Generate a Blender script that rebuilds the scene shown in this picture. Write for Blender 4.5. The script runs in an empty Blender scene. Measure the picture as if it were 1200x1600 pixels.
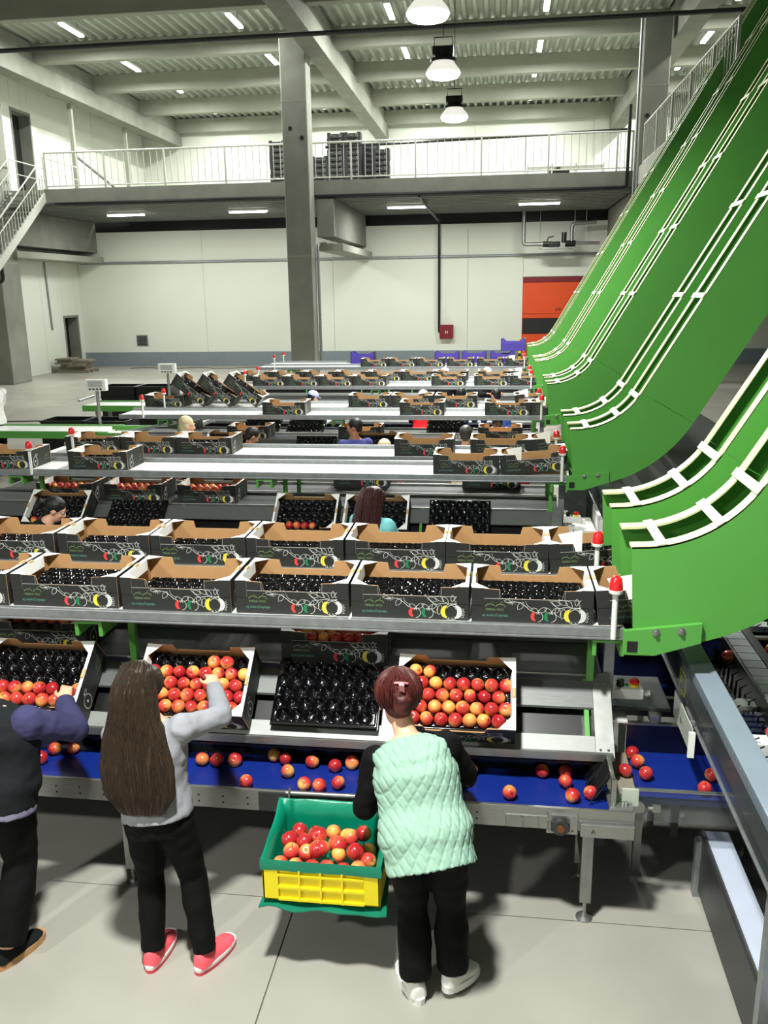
import bpy, bmesh, math, random
from mathutils import Vector, Matrix, noise

SC = bpy.context.scene
COL = SC.collection
RND = random.Random(11)
PI = math.pi

# ---------------------------------------------------------------- camera
cam_data = bpy.data.cameras.new('camera')
cam = bpy.data.objects.new('camera', cam_data)
COL.objects.link(cam)
_y, _p, _r = [math.radians(a) for a in (7.595, 14.396, -0.863)]
_f = Vector((-math.sin(_y) * math.cos(_p), math.cos(_y) * math.cos(_p), -math.sin(_p)))
_rt = Vector((math.cos(_y), math.sin(_y), 0))
_up = _rt.cross(_f)
_rt, _up = math.cos(_r) * _rt + math.sin(_r) * _up, -math.sin(_r) * _rt + math.cos(_r) * _up
cam.matrix_world = Matrix(((_rt.x, _up.x, -_f.x, 0), (_rt.y, _up.y, -_f.y, 0), (_rt.z, _up.z, -_f.z, 3.1), (0, 0, 0, 1)))
cam_data.sensor_fit = 'VERTICAL'
cam_data.sensor_height = 24.0
cam_data.lens = 1339.8 / 1600 * 24.0
cam_data.clip_start = 0.05
cam_data.clip_end = 200
SC.camera = cam

# ---------------------------------------------------------------- world, exposure
w = bpy.data.worlds.new('world')
SC.world = w
w.use_nodes = True
w.node_tree.nodes['Background'].inputs[0].default_value = (0.9, 1.0, 0.9, 1)
w.node_tree.nodes['Background'].inputs[1].default_value = 0.03
SC.view_settings.view_transform = 'Standard'
SC.view_settings.look = 'None'
SC.view_settings.gamma = 1.0
SC.view_settings.use_curve_mapping = False
SC.view_settings.exposure = 0.35
HIGHBAY_W, TUBE_W, UNDER_W = 480.0, 420.0, 210.0
LAMP_TINT = (0.985, 1.0, 0.95)

# ---------------------------------------------------------------- materials
def lin(c):
    return tuple(((v / 255) / 12.92 if v / 255 <= 0.04045 else ((v / 255 + 0.055) / 1.055) ** 2.4) for v in c) + (1.0,)

class NT:
    def __init__(s, name):
        s.mat = bpy.data.materials.new(name)
        s.mat.use_nodes = True
        s.t = s.mat.node_tree
        s.b = s.t.nodes['Principled BSDF']
    def n(s, kind, **kw):
        q = s.t.nodes.new(kind)
        for k, v in kw.items():
            if k.startswith('_'):
                q.inputs[k[1:]].default_value = v
            else:
                setattr(q, k, v)
        return q
    def l(s, a, b):
        s.t.links.new(a, b)

def mat(name, rgb, rough=0.5, metal=0.0, var=0.0, scale=8.0, bump=0.0, bscale=60.0, spec=0.5, coat=0.0, stretch=None, emit=None, es=0.0):
    """Plain procedural surface: a colour with soft noise variation, optional fine bump."""
    k = NT(name)
    k.b.inputs['Base Color'].default_value = lin(rgb)
    k.b.inputs['Roughness'].default_value = rough
    k.b.inputs['Metallic'].default_value = metal
    k.b.inputs['Specular IOR Level'].default_value = spec
    k.b.inputs['Coat Weight'].default_value = coat
    if emit:
        k.b.inputs['Emission Color'].default_value = lin(emit)
        k.b.inputs['Emission Strength'].default_value = es
    if var or bump:
        tc = k.n('ShaderNodeTexCoord')
        mp = k.n('ShaderNodeMapping')
        if stretch:
            mp.inputs['Scale'].default_value = stretch
        k.l(tc.outputs['Object'], mp.inputs['Vector'])
    if var:
        nz = k.n('ShaderNodeTexNoise', _Scale=scale, _Detail=6.0)
        k.l(mp.outputs[0], nz.inputs['Vector'])
        cr = k.n('ShaderNodeMapRange')
        cr.inputs['From Min'].default_value = 0.3
        cr.inputs['From Max'].default_value = 0.7
        cr.inputs['To Min'].default_value = 1 - var
        cr.inputs['To Max'].default_value = 1 + var
        k.l(nz.outputs['Fac'], cr.inputs['Value'])
        mx = k.n('ShaderNodeVectorMath', operation='SCALE')
        mx.inputs[0].default_value = lin(rgb)[:3]
        k.l(cr.outputs[0], mx.inputs['Scale'])
        k.l(mx.outputs[0], k.b.inputs['Base Color'])
        r2 = k.n('ShaderNodeMapRange')
        r2.inputs['To Min'].default_value = max(0.02, rough * (1 - var))
        r2.inputs['To Max'].default_value = min(1, rough * (1 + var))
        k.l(nz.outputs['Fac'], r2.inputs['Value'])
        k.l(r2.outputs[0], k.b.inputs['Roughness'])
    if bump:
        nb = k.n('ShaderNodeTexNoise', _Scale=bscale, _Detail=4.0)
        k.l(mp.outputs[0], nb.inputs['Vector'])
        bp = k.n('ShaderNodeBump', _Strength=bump, _Distance=0.01)
        k.l(nb.outputs['Fac'], bp.inputs['Height'])
        k.l(bp.outputs[0], k.b.inputs['Normal'])
    return k.mat

M = {}
M['concrete'] = mat('concrete', (126, 128, 118), 0.85, var=0.14, scale=1.6, bump=0.15, bscale=25)
M['concrete_light'] = mat('concrete_light', (148, 150, 138), 0.85, var=0.08, scale=1.2, bump=0.1, bscale=25)
M['floor'] = mat('floor_concrete', (160, 157, 148), 0.36, var=0.13, scale=0.9, spec=0.45)
M['joint'] = mat('joint_filler', (120, 116, 108), 0.9)
M['wall'] = mat('white_panel', (224, 228, 216), 0.55, var=0.015, scale=0.6)
M['plinth'] = mat('grey_blue_plinth', (128, 140, 146), 0.6, var=0.05)
M['deck_metal'] = mat('corrugated_deck', (170, 176, 164), 0.42, 0.35, var=0.05)
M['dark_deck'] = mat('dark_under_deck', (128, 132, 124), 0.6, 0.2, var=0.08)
M['rail_paint'] = mat('grey_white_railing', (176, 178, 168), 0.5)
M['steel'] = mat('stainless_steel', (160, 161, 158), 0.34, 0.85, var=0.1, scale=30, stretch=(1, 12, 12))
M['steel_dull'] = mat('dull_steel', (150, 152, 148), 0.42, 0.75, var=0.1, scale=14)
M['shelf_grey'] = mat('shelf_grey', (104, 107, 105), 0.45, 0.4, var=0.12, scale=16, stretch=(1, 10, 10))
M['shelf_light'] = mat('shelf_light', (146, 149, 146), 0.5, 0.4, var=0.1, scale=16, stretch=(1, 10, 10))
M['galv'] = mat('galvanised', (150, 154, 156), 0.45, 0.6, var=0.12, scale=20)
M['dark_steel'] = mat('dark_steel', (66, 68, 68), 0.45, 0.5, var=0.1)
M['green'] = mat('green_paint', (86, 158, 68), 0.34, var=0.03, scale=2, spec=0.5, coat=0.15)
M['green_dark'] = mat('green_paint_shaded', (22, 72, 28), 0.4, var=0.04)  # green darkened: shade of the unlit chute interior put into the colour
M['cream'] = mat('cream_edge', (216, 216, 164), 0.5)
M['cream_bar'] = mat('cream_bar', (226, 228, 204), 0.5)
M['white_track'] = mat('white_track', (236, 238, 234), 0.35, var=0.02)
M['belt_blue'] = mat('blue_belt', (14, 38, 120), 0.38, var=0.05, scale=5)
M['belt_dark'] = mat('dark_belt', (44, 46, 46), 0.62, var=0.1, scale=3)
M['navy_plastic'] = mat('navy_plastic', (12, 17, 42), 0.3, var=0.06)
M['black_gloss'] = mat('black_gloss', (14, 15, 16), 0.16, spec=0.5)
M['black'] = mat('black_plastic', (18, 18, 19), 0.32, spec=0.5)
M['tray'] = mat('tray_black', (11, 11, 14), 0.13, spec=0.5)
M['card'] = mat('crate_black', (36, 37, 34), 0.62, var=0.05, scale=40)
M['kraft'] = mat('kraft_board', (186, 142, 94), 0.8, var=0.06, scale=12, bump=0.05, bscale=90)
M['crate_dark'] = mat('crate_dark', (20, 21, 20), 0.7)
M['kraft_pale'] = mat('kraft_pale', (206, 168, 122), 0.8)
M['ink_grey'] = mat('ink_grey', (120, 122, 118), 0.6)
M['board_white'] = mat('white_board', (238, 238, 234), 0.6)
M['ink_white'] = mat('ink_white', (220, 222, 216), 0.6)
M['ink_logo'] = mat('ink_logo_green', (122, 152, 92), 0.6)
M['ink_teal'] = mat('ink_teal', (88, 150, 130), 0.6)
M['ink_red'] = mat('ink_red', (222, 60, 62), 0.6)
M['ink_green'] = mat('ink_green', (24, 120, 76), 0.6)
M['ink_yellow'] = mat('ink_yellow', (236, 220, 50), 0.6)
M['red_lens'] = mat('red_lens', (214, 34, 40), 0.2, coat=0.5)
M['white_plastic'] = mat('white_plastic', (236, 236, 230), 0.4)
M['grey_plastic'] = mat('grey_plastic', (176, 178, 174), 0.5)
M['yellow'] = mat('yellow_plastic', (244, 222, 20), 0.42, var=0.03)
M['yellow_ink'] = mat('yellow_ink', (228, 226, 40), 0.6)
M['liner'] = mat('green_liner', (0, 128, 98), 0.36, var=0.05, bump=0.35, bscale=14)
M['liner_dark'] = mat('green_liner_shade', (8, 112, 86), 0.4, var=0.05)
M['purple'] = mat('purple_plastic', (82, 66, 168), 0.4)
M['orange'] = mat('orange_door', (226, 78, 22), 0.5, var=0.02)
M['door_black'] = mat('door_black', (26, 27, 28), 0.5)
M['red_box'] = mat('red_box', (122, 22, 34), 0.45)
M['lavender'] = mat('grey_lavender_paint', (190, 198, 216), 0.4, var=0.03)
M['bluegrey'] = mat('blue_grey_paint', (132, 144, 158), 0.42, var=0.03)
M['brown_stem'] = mat('apple_stem', (70, 50, 26), 0.8)
M['lamp_white'] = mat('lamp_shade', (236, 238, 232), 0.4, emit=(255, 252, 240), es=0.6)
M['lamp_glow'] = mat('lamp_glow', (255, 255, 250), 0.4, emit=(255, 253, 244), es=14.0)
M['wood_grey'] = mat('weathered_board', (134, 126, 112), 0.85, var=0.15, scale=20)

def plexi(name, rgb, alpha):
    k = NT(name)
    tr = k.n('ShaderNodeBsdfTransparent')
    tr.inputs[0].default_value = (0.9, 0.92, 0.92, 1)
    gl = k.n('ShaderNodeBsdfPrincipled')
    gl.inputs['Base Color'].default_value = lin(rgb)
    gl.inputs['Roughness'].default_value = 0.08
    mx = k.n('ShaderNodeMixShader')
    mx.inputs[0].default_value = alpha
    k.l(tr.outputs[0], mx.inputs[1])
    k.l(gl.outputs[0], mx.inputs[2])
    k.l(mx.outputs[0], k.t.nodes['Material Output'].inputs[0])
    return k.mat
M['plexi'] = plexi('clear_plexi', (130, 136, 138), 0.13)
M['plexi_frost'] = plexi('frosted_plexi', (214, 222, 208), 0.62)

def apple_mat():
    k = NT('apple_skin')
    tc = k.n('ShaderNodeTexCoord')
    oi = k.n('ShaderNodeObjectInfo')
    sep = k.n('ShaderNodeSeparateXYZ')
    k.l(tc.outputs['Object'], sep.inputs[0])
    nz = k.n('ShaderNodeTexNoise', _Scale=16.0, _Detail=4.0)
    off = k.n('ShaderNodeVectorMath', operation='ADD')
    k.l(tc.outputs['Object'], off.inputs[0])
    cmb = k.n('ShaderNodeCombineXYZ')
    k.l(oi.outputs['Random'], cmb.inputs[0])
    k.l(cmb.outputs[0], off.inputs[1])
    mp = k.n('ShaderNodeMapping')
    mp.inputs['Scale'].default_value = (1, 1, 0.35)
    k.l(off.outputs[0], mp.inputs[0])
    k.l(mp.outputs[0], nz.inputs['Vector'])
    a = k.n('ShaderNodeMath', operation='MULTIPLY_ADD')     # side gradient
    k.l(sep.outputs[0], a.inputs[0]); a.inputs[1].default_value = 11.0; a.inputs[2].default_value = -0.33
    b = k.n('ShaderNodeMath', operation='MULTIPLY_ADD')
    k.l(nz.outputs['Fac'], b.inputs[0]); b.inputs[1].default_value = 1.1; k.l(a.outputs[0], b.inputs[2])
    c = k.n('ShaderNodeMath', operation='MULTIPLY_ADD')
    k.l(oi.outputs['Random'], c.inputs[0]); c.inputs[1].default_value = 0.55; k.l(b.outputs[0], c.inputs[2])
    cr = k.n('ShaderNodeValToRGB')
    e = cr.color_ramp.elements
    e[0].position = 0.1; e[0].color = lin((172, 36, 42))
    e[1].position = 1.0; e[1].color = lin((236, 178, 92))
    m = cr.color_ramp.elements.new(0.5); m.color = lin((204, 70, 58))
    k.l(c.outputs[0], cr.inputs[0])
    k.l(cr.outputs[0], k.b.inputs['Base Color'])
    k.b.inputs['Roughness'].default_value = 0.24
    k.b.inputs['Coat Weight'].default_value = 0.2
    return k.mat
M['apple'] = apple_mat()

# ---------------------------------------------------------------- mesh helpers
class MB:
    def __init__(s):
        s.v, s.f, s.m = [], [], []
    def add(s, vs, fs, m=0, X=None):
        b = len(s.v)
        s.v += [tuple(X @ Vector(p)) if X is not None else tuple(p) for p in vs]
        s.f += [[b + i for i in f] for f in fs]
        s.m += [m] * len(fs)
        return s
    def box(s, x0, x1, y0, y1, z0, z1, m=0, X=None):
        v = [(x0, y0, z0), (x1, y0, z0), (x1, y1, z0), (x0, y1, z0), (x0, y0, z1), (x1, y0, z1), (x1, y1, z1), (x0, y1, z1)]
        return s.add(v, [(0, 3, 2, 1), (4, 5, 6, 7), (0, 1, 5, 4), (1, 2, 6, 5), (2, 3, 7, 6), (3, 0, 4, 7)], m, X)
    def loft(s, rings, m=0, cap=True, X=None):
        n = len(rings[0]); v = [p for r in rings for p in r]; f = []
        for i in range(len(rings) - 1):
            for j in range(n):
                a, b = i * n + j, i * n + (j + 1) % n
                f.append((a, b, b + n, a + n))
        if cap:
            f.append(tuple(range(n))[::-1]); f.append(tuple(range((len(rings) - 1) * n, len(rings) * n)))
        return s.add(v, f, m, X)
    def tube(s, path, r, n=8, m=0, cap=True, X=None):
        P = [Vector(p) for p in path]
        rs = r if isinstance(r, (list, tuple)) else [r] * len(P)
        rings = []; ref = None
        for i, p in enumerate(P):
            d = (P[min(i + 1, len(P) - 1)] - P[max(i - 1, 0)])
            if d.length < 1e-9: d = Vector((0, 0, 1))
            d.normalize()
            if ref is None:
                ref = Vector((0, 0, 1)) if abs(d.z) < 0.9 else Vector((1, 0, 0))
            u = (ref - d * ref.dot(d)); u.normalize(); ref = u
            w_ = d.cross(u)
            rings.append([p + (u * math.cos(2 * PI * k / n) + w_ * math.sin(2 * PI * k / n)) * rs[i] for k in range(n)])
        return s.loft(rings, m, cap, X)
    def cyl(s, p0, p1, r0, r1=None, n=16, m=0, X=None):
        return s.tube([p0, p1], [r0, r0 if r1 is None else r1], n, m, True, X)
    def lathe(s, prof, n=16, m=0, X=None, ax=None):
        rings = [[(r * math.cos(2 * PI * k / n), r * math.sin(2 * PI * k / n), z) for k in range(n)] for r, z in prof]
        return s.loft(rings, m, True, X)
    def prism(s, poly, axis, a0, a1, m=0, X=None):
        def P(u, v_, a):
            return {'x': (a, u, v_), 'y': (u, a, v_), 'z': (u, v_, a)}[axis]
        n = len(poly)
        v = [P(u, q, a0) for u, q in poly] + [P(u, q, a1) for u, q in poly]
        f = [(i, (i + 1) % n, n + (i + 1) % n, n + i) for i in range(n)] + [tuple(range(n))[::-1], tuple(range(n, 2 * n))]
        return s.add(v, f, m, X)
    def mesh(s, name, mats, smooth=False, recalc=True, angle=40):
        me = bpy.data.meshes.new(name)
        me.from_pydata(s.v, [], s.f)
        for mm in (mats if isinstance(mats, (list, tuple)) else [mats]):
            me.materials.append(mm)
        if any(s.m):
            me.polygons.foreach_set('material_index', s.m)
        if recalc:
            bm = bmesh.new(); bm.from_mesh(me)
            bmesh.ops.recalc_face_normals(bm, faces=bm.faces); bm.to_mesh(me); bm.free()
        if smooth:
            me.polygons.foreach_set('use_smooth', [True] * len(me.polygons))
            me.set_sharp_from_angle(angle=math.radians(angle))
        me.update()
        return me
    def build(s, name, mats, parent=None, smooth=False, recalc=True, bev=0, angle=40):
        return link(name, s.mesh(name, mats, smooth, recalc, angle), parent, bev)

def link(name, me, parent=None, bev=0):
    o = bpy.data.objects.new(name, me)
    COL.objects.link(o)
    if parent is not None:
        o.parent = parent
        if parent.type == 'EMPTY':
            o.location = -parent.location
    if bev:
        b = o.modifiers.new('bevel', 'BEVEL'); b.width = bev; b.segments = 2; b.limit_method = 'ANGLE'
    return o

def tag(o, label, cat, group=None, kind=None):
    o['label'] = label; o['category'] = cat
    if group: o['group'] = group
    if kind: o['kind'] = kind
    return o

def thing(name, label, cat, loc=(0, 0, 0), group=None):
    o = bpy.data.objects.new(name, None)
    o.empty_display_size = 0.1
    COL.objects.link(o)
    o.location = loc
    return tag(o, label, cat, group)

def copy_tree(root, loc=None, rot=None, label=None, group=None, kids=True, skip=()):
    r = root.copy(); COL.objects.link(r)
    if loc is not None: r.location = loc
    if rot is not None: r.rotation_euler = rot
    if label: r['label'] = label
    if group: r['group'] = group
    if kids:
        for ch in list(root.children):
            if ch.name.split('.')[0] in skip: continue
            c = ch.copy(); COL.objects.link(c); c.parent = r
            for g in ch.children:
                d = g.copy(); COL.objects.link(d); d.parent = c
    return r

def struct(o, label=None):
    o['kind'] = 'structure'
    if label: o['label'] = label
    return o

def box_obj(name, dims, m, parent=None, bev=0):
    return MB().box(*dims).build(name, m, parent, bev=bev)

def text_mesh(txt, size):
    cu = bpy.data.curves.new('txt', 'FONT'); cu.body = txt; cu.size = size; cu.resolution_u = 2
    o = bpy.data.objects.new('txt', cu); COL.objects.link(o)
    dg = bpy.context.evaluated_depsgraph_get()
    me = o.evaluated_get(dg).to_mesh()
    v = [tuple(p.co) for p in me.vertices]; f = [tuple(p.vertices) for p in me.polygons]
    o.evaluated_get(dg).to_mesh_clear()
    bpy.data.objects.remove(o); bpy.data.curves.remove(cu)
    return v, f

ORD = ['first', 'second', 'third', 'fourth', 'fifth', 'sixth', 'seventh', 'eighth', 'ninth', 'tenth', 'eleventh', 'twelfth']

# ================================================================ HALL SHELL
def area(name, loc, sx, sy, watts, parent=None, rot=(0, 0, 0), shape='RECTANGLE', spread=None):
    d = bpy.data.lights.new(name, 'AREA'); d.shape = shape; d.size = sx; d.size_y = sy
    d.energy = watts; d.color = LAMP_TINT
    if spread: d.spread = spread
    o = bpy.data.objects.new(name, d); COL.objects.link(o)
    o.rotation_euler = rot
    o.location = Vector(loc) - (parent.location if parent else Vector((0, 0, 0)))
    if parent: o.parent = parent
    return o

YB_, YU, XL, XR = 37.6, 46.2, -18.6, 16.0
fl = struct(box_obj('floor', (XL - 1, XR + 1, -8, YU + 1, -0.3, -0.012), M['joint']), 'grey polished concrete floor of the hall, cut by straight joints')
xs = [XL, -13.0, -7.0, -1.0, 5.0, 11.0, XR]; ys = [-8, -2.22, 3.78, 9.78, 15.78, 21.78, 27.78, 33.78, YB_ + .2]
for i in range(len(xs) - 1):
    for j in range(len(ys) - 1):
        box_obj('floor_slab', (xs[i] + .004, xs[i + 1] - .004, ys[j] + .003, ys[j + 1] - .003, -0.02, 0), M['floor'], fl)

def panel_wall(name, axis, pos, thick, a0, a1, rows, step, m, label, holes=()):
    """Wall made of separate panels; rows = [(z0, z1)], holes = [(a0, a1, z0, z1)] left open."""
    zt = rows[-1][1]; hid = bool(holes) and axis == 'x'
    base = struct(MB().box(*((a0, a1, pos + thick * .6, pos + thick, rows[0][0], zt) if axis == 'y' else (pos - thick, pos - thick * .6, a0, a1, zt - .1, zt))).build(name, m), label)
    n = max(1, round((a1 - a0) / step))
    for z0, z1 in rows:
        for i in range(n):
            segs = [(a0 + (a1 - a0) * i / n, a0 + (a1 - a0) * (i + 1) / n, z0, z1)]
            for h in holes:
                out = []
                for (p, q, c, d) in segs:
                    if h[1] <= p or h[0] >= q or h[3] <= c or h[2] >= d:
                        out.append((p, q, c, d)); continue
                    if p < h[0]: out.append((p, h[0], c, d))
                    if q > h[1]: out.append((h[1], q, c, d))
                    m0, m1 = max(p, h[0]), min(q, h[1])
                    if c < h[2]: out.append((m0, m1, c, h[2]))
                    if d > h[3]: out.append((m0, m1, h[3], d))
                segs = out
            for (p, q, c, d) in segs:
                g = .006
                if axis == 'y':
                    box_obj('wall_panel', (p + g, q - g, pos, pos + thick * .6, c + g, d - g), m, base)
                else:
                    box_obj('wall_panel', (pos - thick * .6, pos, p + g, q - g, c + g, d - g), m, base)
    return base

wb = panel_wall('wall_back', 'y', YB_, .2, XL, XR, [(0.0, 4.5), (4.5, 5.8)], 5.7, M['wall'], 'white panel wall at the back of the hall under the gallery', holes=[(1.0, 4.4, 0, 3.62)])
struct(box_obj('baseboard_back', (XL, .98, YB_ - .06, YB_ - .001, 0, .62), M['plinth']), 'grey blue plinth along the foot of the white back wall')
struct(box_obj('baseboard_right', (4.45, XR, YB_ - .06, YB_ - .001, 0, .62), M['plinth']), 'grey blue plinth right of the orange door behind the chutes')
wl = panel_wall('wall_left', 'x', XL, .2, -8, YU, [(0.0, 4.55), (4.55, 8.6), (8.6, 11.9)], 6.2, M['wall'], 'white left wall of the hall with two dark doorways', holes=[(35.9, 37.05, 0, 2.2), (33.4, 34.7, 7.0, 10.05)])
for n_, (a, b, c, d) in ((1, (35.9, 37.05, 0, 2.2)), (2, (33.4, 34.7, 7.0, 10.05))):
    mb = MB(); x = XL
    mb.box(x - .5, x - .45, a, b, c, d, 0)
    for (p, q, r, s) in ((a - .1, a, c, d + .1), (b, b + .1, c, d + .1)):
        mb.box(x - .45, x + .02, p, q, r, s, 1)
    mb.box(x - .45, x + .02, a, b, d, d + .1, 1)
    struct(mb.build('door_%d' % n_, [M['door_black'], M['concrete']]), ('narrow dark doorway low in the left wall beside the pallet', 'dark doorway high in the left wall above the stair landing')[n_ - 1])
panel_wall('wall_gallery', 'y', YU, .2, XL, XR, [(6.4, 11.9)], 5.8, M['wall'], 'white back wall of the upper gallery behind the railing')
struct(box_obj('wall_right', (XR, XR + .2, -8, YU, 0, 11.9), M['wall']), 'white right wall of the hall behind the chutes')
struct(box_obj('wall_front', (XL, XR, -8.2, -8, 0, 11.9), M['wall']), 'white wall behind the viewer')

# ceiling: corrugated deck, ribs run away from the viewer
mb = MB(); x = XL; p = .36
prof = []
while x < XR:
    prof += [(x, 11.8), (x + .1, 11.8), (x + .17, 11.93), (x + .29, 11.93)]; x += p
prof.append((x, 11.8)); prof = prof + [(q, 11.99) for q in (x, XL)]
top = len(prof) - 2
v = [(a, -8, b) for a, b in prof[:top]] + [(a, YU, b) for a, b in prof[:top]]
mb.add(v, [(i, i + 1, top + i + 1, top + i) for i in range(top - 1)])
mb.box(XL, XR, -8, YU, 12.0, 12.1)
struct(mb.build('ceiling', M['deck_metal'], recalc=False), 'corrugated metal roof deck over the hall')

def beam(name, dims, m, label):
    return struct(box_obj(name, dims, m, bev=.02), label)
for i, y in enumerate((46.0, 41.4, 36.7, 32.0, 27.2, 22.4, 17.6, 12.8)):
    beam('trim_%d' % (i + 1), (XL, XR, y - .35, y, 11.14, 11.8), M['concrete_light'], 'concrete roof purlin, number %s from the back wall' % ORD[i])
for i, (x, lab) in enumerate(((-17.05, 'concrete roof beam along the left wall'), (-6.25, 'concrete roof beam running back from the middle column'), (5.2, 'concrete roof beam behind the right column'))):
    beam('trim_%d' % (i + 20), (x, x + .62, -8, YU - .1, 10.5, 11.15), M['concrete'], lab)
    beam('trim_%d' % (i + 24), (x + .12, x + .5, -8, YU - .1, 11.15, 11.8), M['concrete'], lab + ', narrow upper flange')

def column(x0, x1, y0, y1, lab, holes):
    c = struct(box_obj('column', (x0, x1, y0, y1, 0, 11.14), M['concrete'], bev=.03), lab)
    for (hx, hz) in holes:
        MB().cyl((hx, y0 - .004, hz), (hx, y0 + .01, hz), .07).build('tie_hole', M['door_black'], c)
    mb = MB()
    for z in (4.3, 9.1):
        mb.box(x0 - .002, x1 + .002, y0 - .002, y1 + .002, z, z + .02)
    mb.build('cast_line', M['concrete_light'], c)
    return c
column(-7.1, -6.25, 29.5, 30.25, 'tall concrete column in the middle of the hall', [(-6.83, 8.3), (-6.45, 8.0)])
column(4.23, 5.05, 29.5, 30.25, 'tall concrete column behind the green chutes', [(4.45, 8.25), (4.75, 7.9)])
column(-18.4, -17.55, 29.6, 30.9, 'concrete column at the left edge by the left wall', [])

# gallery deck
gd = struct(MB().box(-16.0, 4.3, 30.4, YU, 6.45, 6.75).box(-16.0, 4.3, 30.36, 30.62, 6.33, 6.78).build('gallery_deck', M['concrete']), 'grey concrete edge of the upper gallery floor')
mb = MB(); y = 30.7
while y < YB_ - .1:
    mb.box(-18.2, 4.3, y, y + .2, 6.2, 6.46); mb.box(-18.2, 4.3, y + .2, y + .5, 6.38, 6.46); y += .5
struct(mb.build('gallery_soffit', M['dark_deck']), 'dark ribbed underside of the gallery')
for i, (x0, x1, lab) in enumerate(((-6.2, -5.6, 'middle'), (4.35, 5.0, 'right'), (-18.55, -17.6, 'left'))):
    beam('trim_%d' % (30 + i), (x0, x1, 30.3, YB_, 4.95, 6.2), M['concrete'], 'deep concrete bracket beam under the gallery at the %s column' % lab)
    beam('trim_%d' % (34 + i), (x0 - .02, x1 + .25, 30.5, YB_, 4.5, 4.75), M['concrete_light'], 'pale ledge below the bracket beam at the %s column' % lab)
struct(box_obj('gap_dark_sheet', (XL, XR, 38.0, 38.05, 5.5, 6.46), M['door_black']), 'added black sheet for the darkness above the white wall under the gallery')  # black sheet standing in for the shade over the wall top
for i, y in enumerate((35.0, 40.2)):
    struct(box_obj('trim_%d' % (40 + i), (-17.1, -16.95, y, y + .15, 6.75, 10.5), M['concrete_light']), 'slim post on the gallery under the left roof beam, %s one' % ('nearer', 'farther')[i])
struct(MB().tube([(-17.0, 35.1, 8.6), (-16.9, 41.5, 7.0)], .06, 6).build('trim_44', M['galv']), 'sloping pipe between the slim posts on the gallery')
rg = struct(MB().box(4.6, XR, 3, 21.4, 6.45, 6.75).box(4.3, XR, 21.4, YU, 6.45, 6.75).box(4.28, 4.5, 21.4, 29.5, 6.25, 6.78).build('right_gallery_deck', M['concrete']), 'concrete floor edge of the gallery on the right above the chutes')

def railing(name, label, pts, h, step=.24, post_every=9):
    """Straight railing along a polyline: rails, posts and each baluster as a part."""
    L0 = Vector(pts[0])
    root = thing(name, label, 'railing', L0)
    mb = MB()
    for a, b in zip(pts[:-1], pts[1:]):
        a, b = Vector(a), Vector(b)
        mb.tube([a + Vector((0, 0, h)), b + Vector((0, 0, h))], .03, 6)
        mb.tube([a + Vector((0, 0, .1)), b + Vector((0, 0, .1))], .022, 6)
    mb.build('handrail', M['rail_paint'], root)
    bal = MB().box(-.011, .011, -.011, .011, .1, h).mesh('baluster', M['rail_paint'])
    pos = MB().box(-.03, .03, -.03, .03, -.05, h + .02).mesh('post', M['rail_paint'])
    for a, b in zip(pts[:-1], pts[1:]):
        a, b = Vector(a), Vector(b); n = max(1, int((b - a).length / step))
        for i in range(n + 1):
            q = a.lerp(b, i / n)
            o = bpy.data.objects.new('post' if i % post_every == 0 or i == n else 'baluster', pos if i % post_every == 0 or i == n else bal)
            COL.objects.link(o); o.parent = root; o.location = q - L0
    return root
railing('guard_railing', 'long pale grey railing along the front edge of the upper gallery', [(-15.9, 30.45, 6.78), (4.2, 30.45, 6.78)], 1.2)
railing('guard_railing', 'white railing running back along the right gallery above the green chutes', [(4.38, 29.3, 6.78), (4.38, 18.5, 6.78)], 1.2)
railing('guard_railing', 'short white railing high at the upper right corner beside the chutes', [(4.75, 17.3, 6.78), (4.75, 13.6, 6.78)], 1.2)

# stair at the left edge with landing
st = thing('staircase', 'pale steel stair with railings climbing to the gallery at the left edge', 'staircase', (-17, 30, 0))
MB().box(-18.3, -15.9, 30.5, 33.2, 6.6, 6.75).box(-18.3, -15.95, 30.45, 30.6, 6.3, 6.78).build('landing', M['concrete_light'], st)
def stx(x, y0, z0, y1, z1):
    return MB().add([(x - .04, y0, z0 - .16), (x + .04, y0, z0 - .16), (x + .04, y0, z0 + .16), (x - .04, y0, z0 + .16), (x - .04, y1, z1 - .16), (x + .04, y1, z1 - .16), (x + .04, y1, z1 + .16), (x - .04, y1, z1 + .16)],
                    [(0, 1, 2, 3), (7, 6, 5, 4), (0, 4, 5, 1), (1, 5, 6, 2), (2, 6, 7, 3), (3, 7, 4, 0)])
for x in (-16.0, -17.3):
    stx(x, 30.5, 6.6, 24.2, 2.2).build('stringer', M['rail_paint'], st)
    mb = MB(); mb.tube([(x, 33.1, 7.85), (x, 30.5, 7.85), (x, 24.2, 3.4)], .025, 6); mb.tube([(x, 33.1, 7.4), (x, 30.5, 7.4), (x, 24.2, 3.0)], .018, 6)
    mb.build('handrail', M['rail_paint'], st)
    for i in range(34):
        t = i / 33; y = 30.5 - 6.3 * t; z = 6.75 - 4.4 * t
        box_obj('baluster', (x - .012, x + .012, y - .012, y + .012, z - .1, z + (1.1 if i % 8 == 0 else .65)), M['rail_paint'], st)
for i in range(20):
    y = 30.3 - 6.2 * i / 20; z = 6.6 - 4.35 * i / 20
    box_obj('tread', (-17.26, -16.04, y - .28, y, z - .03, z), M['galv'], st)

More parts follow.
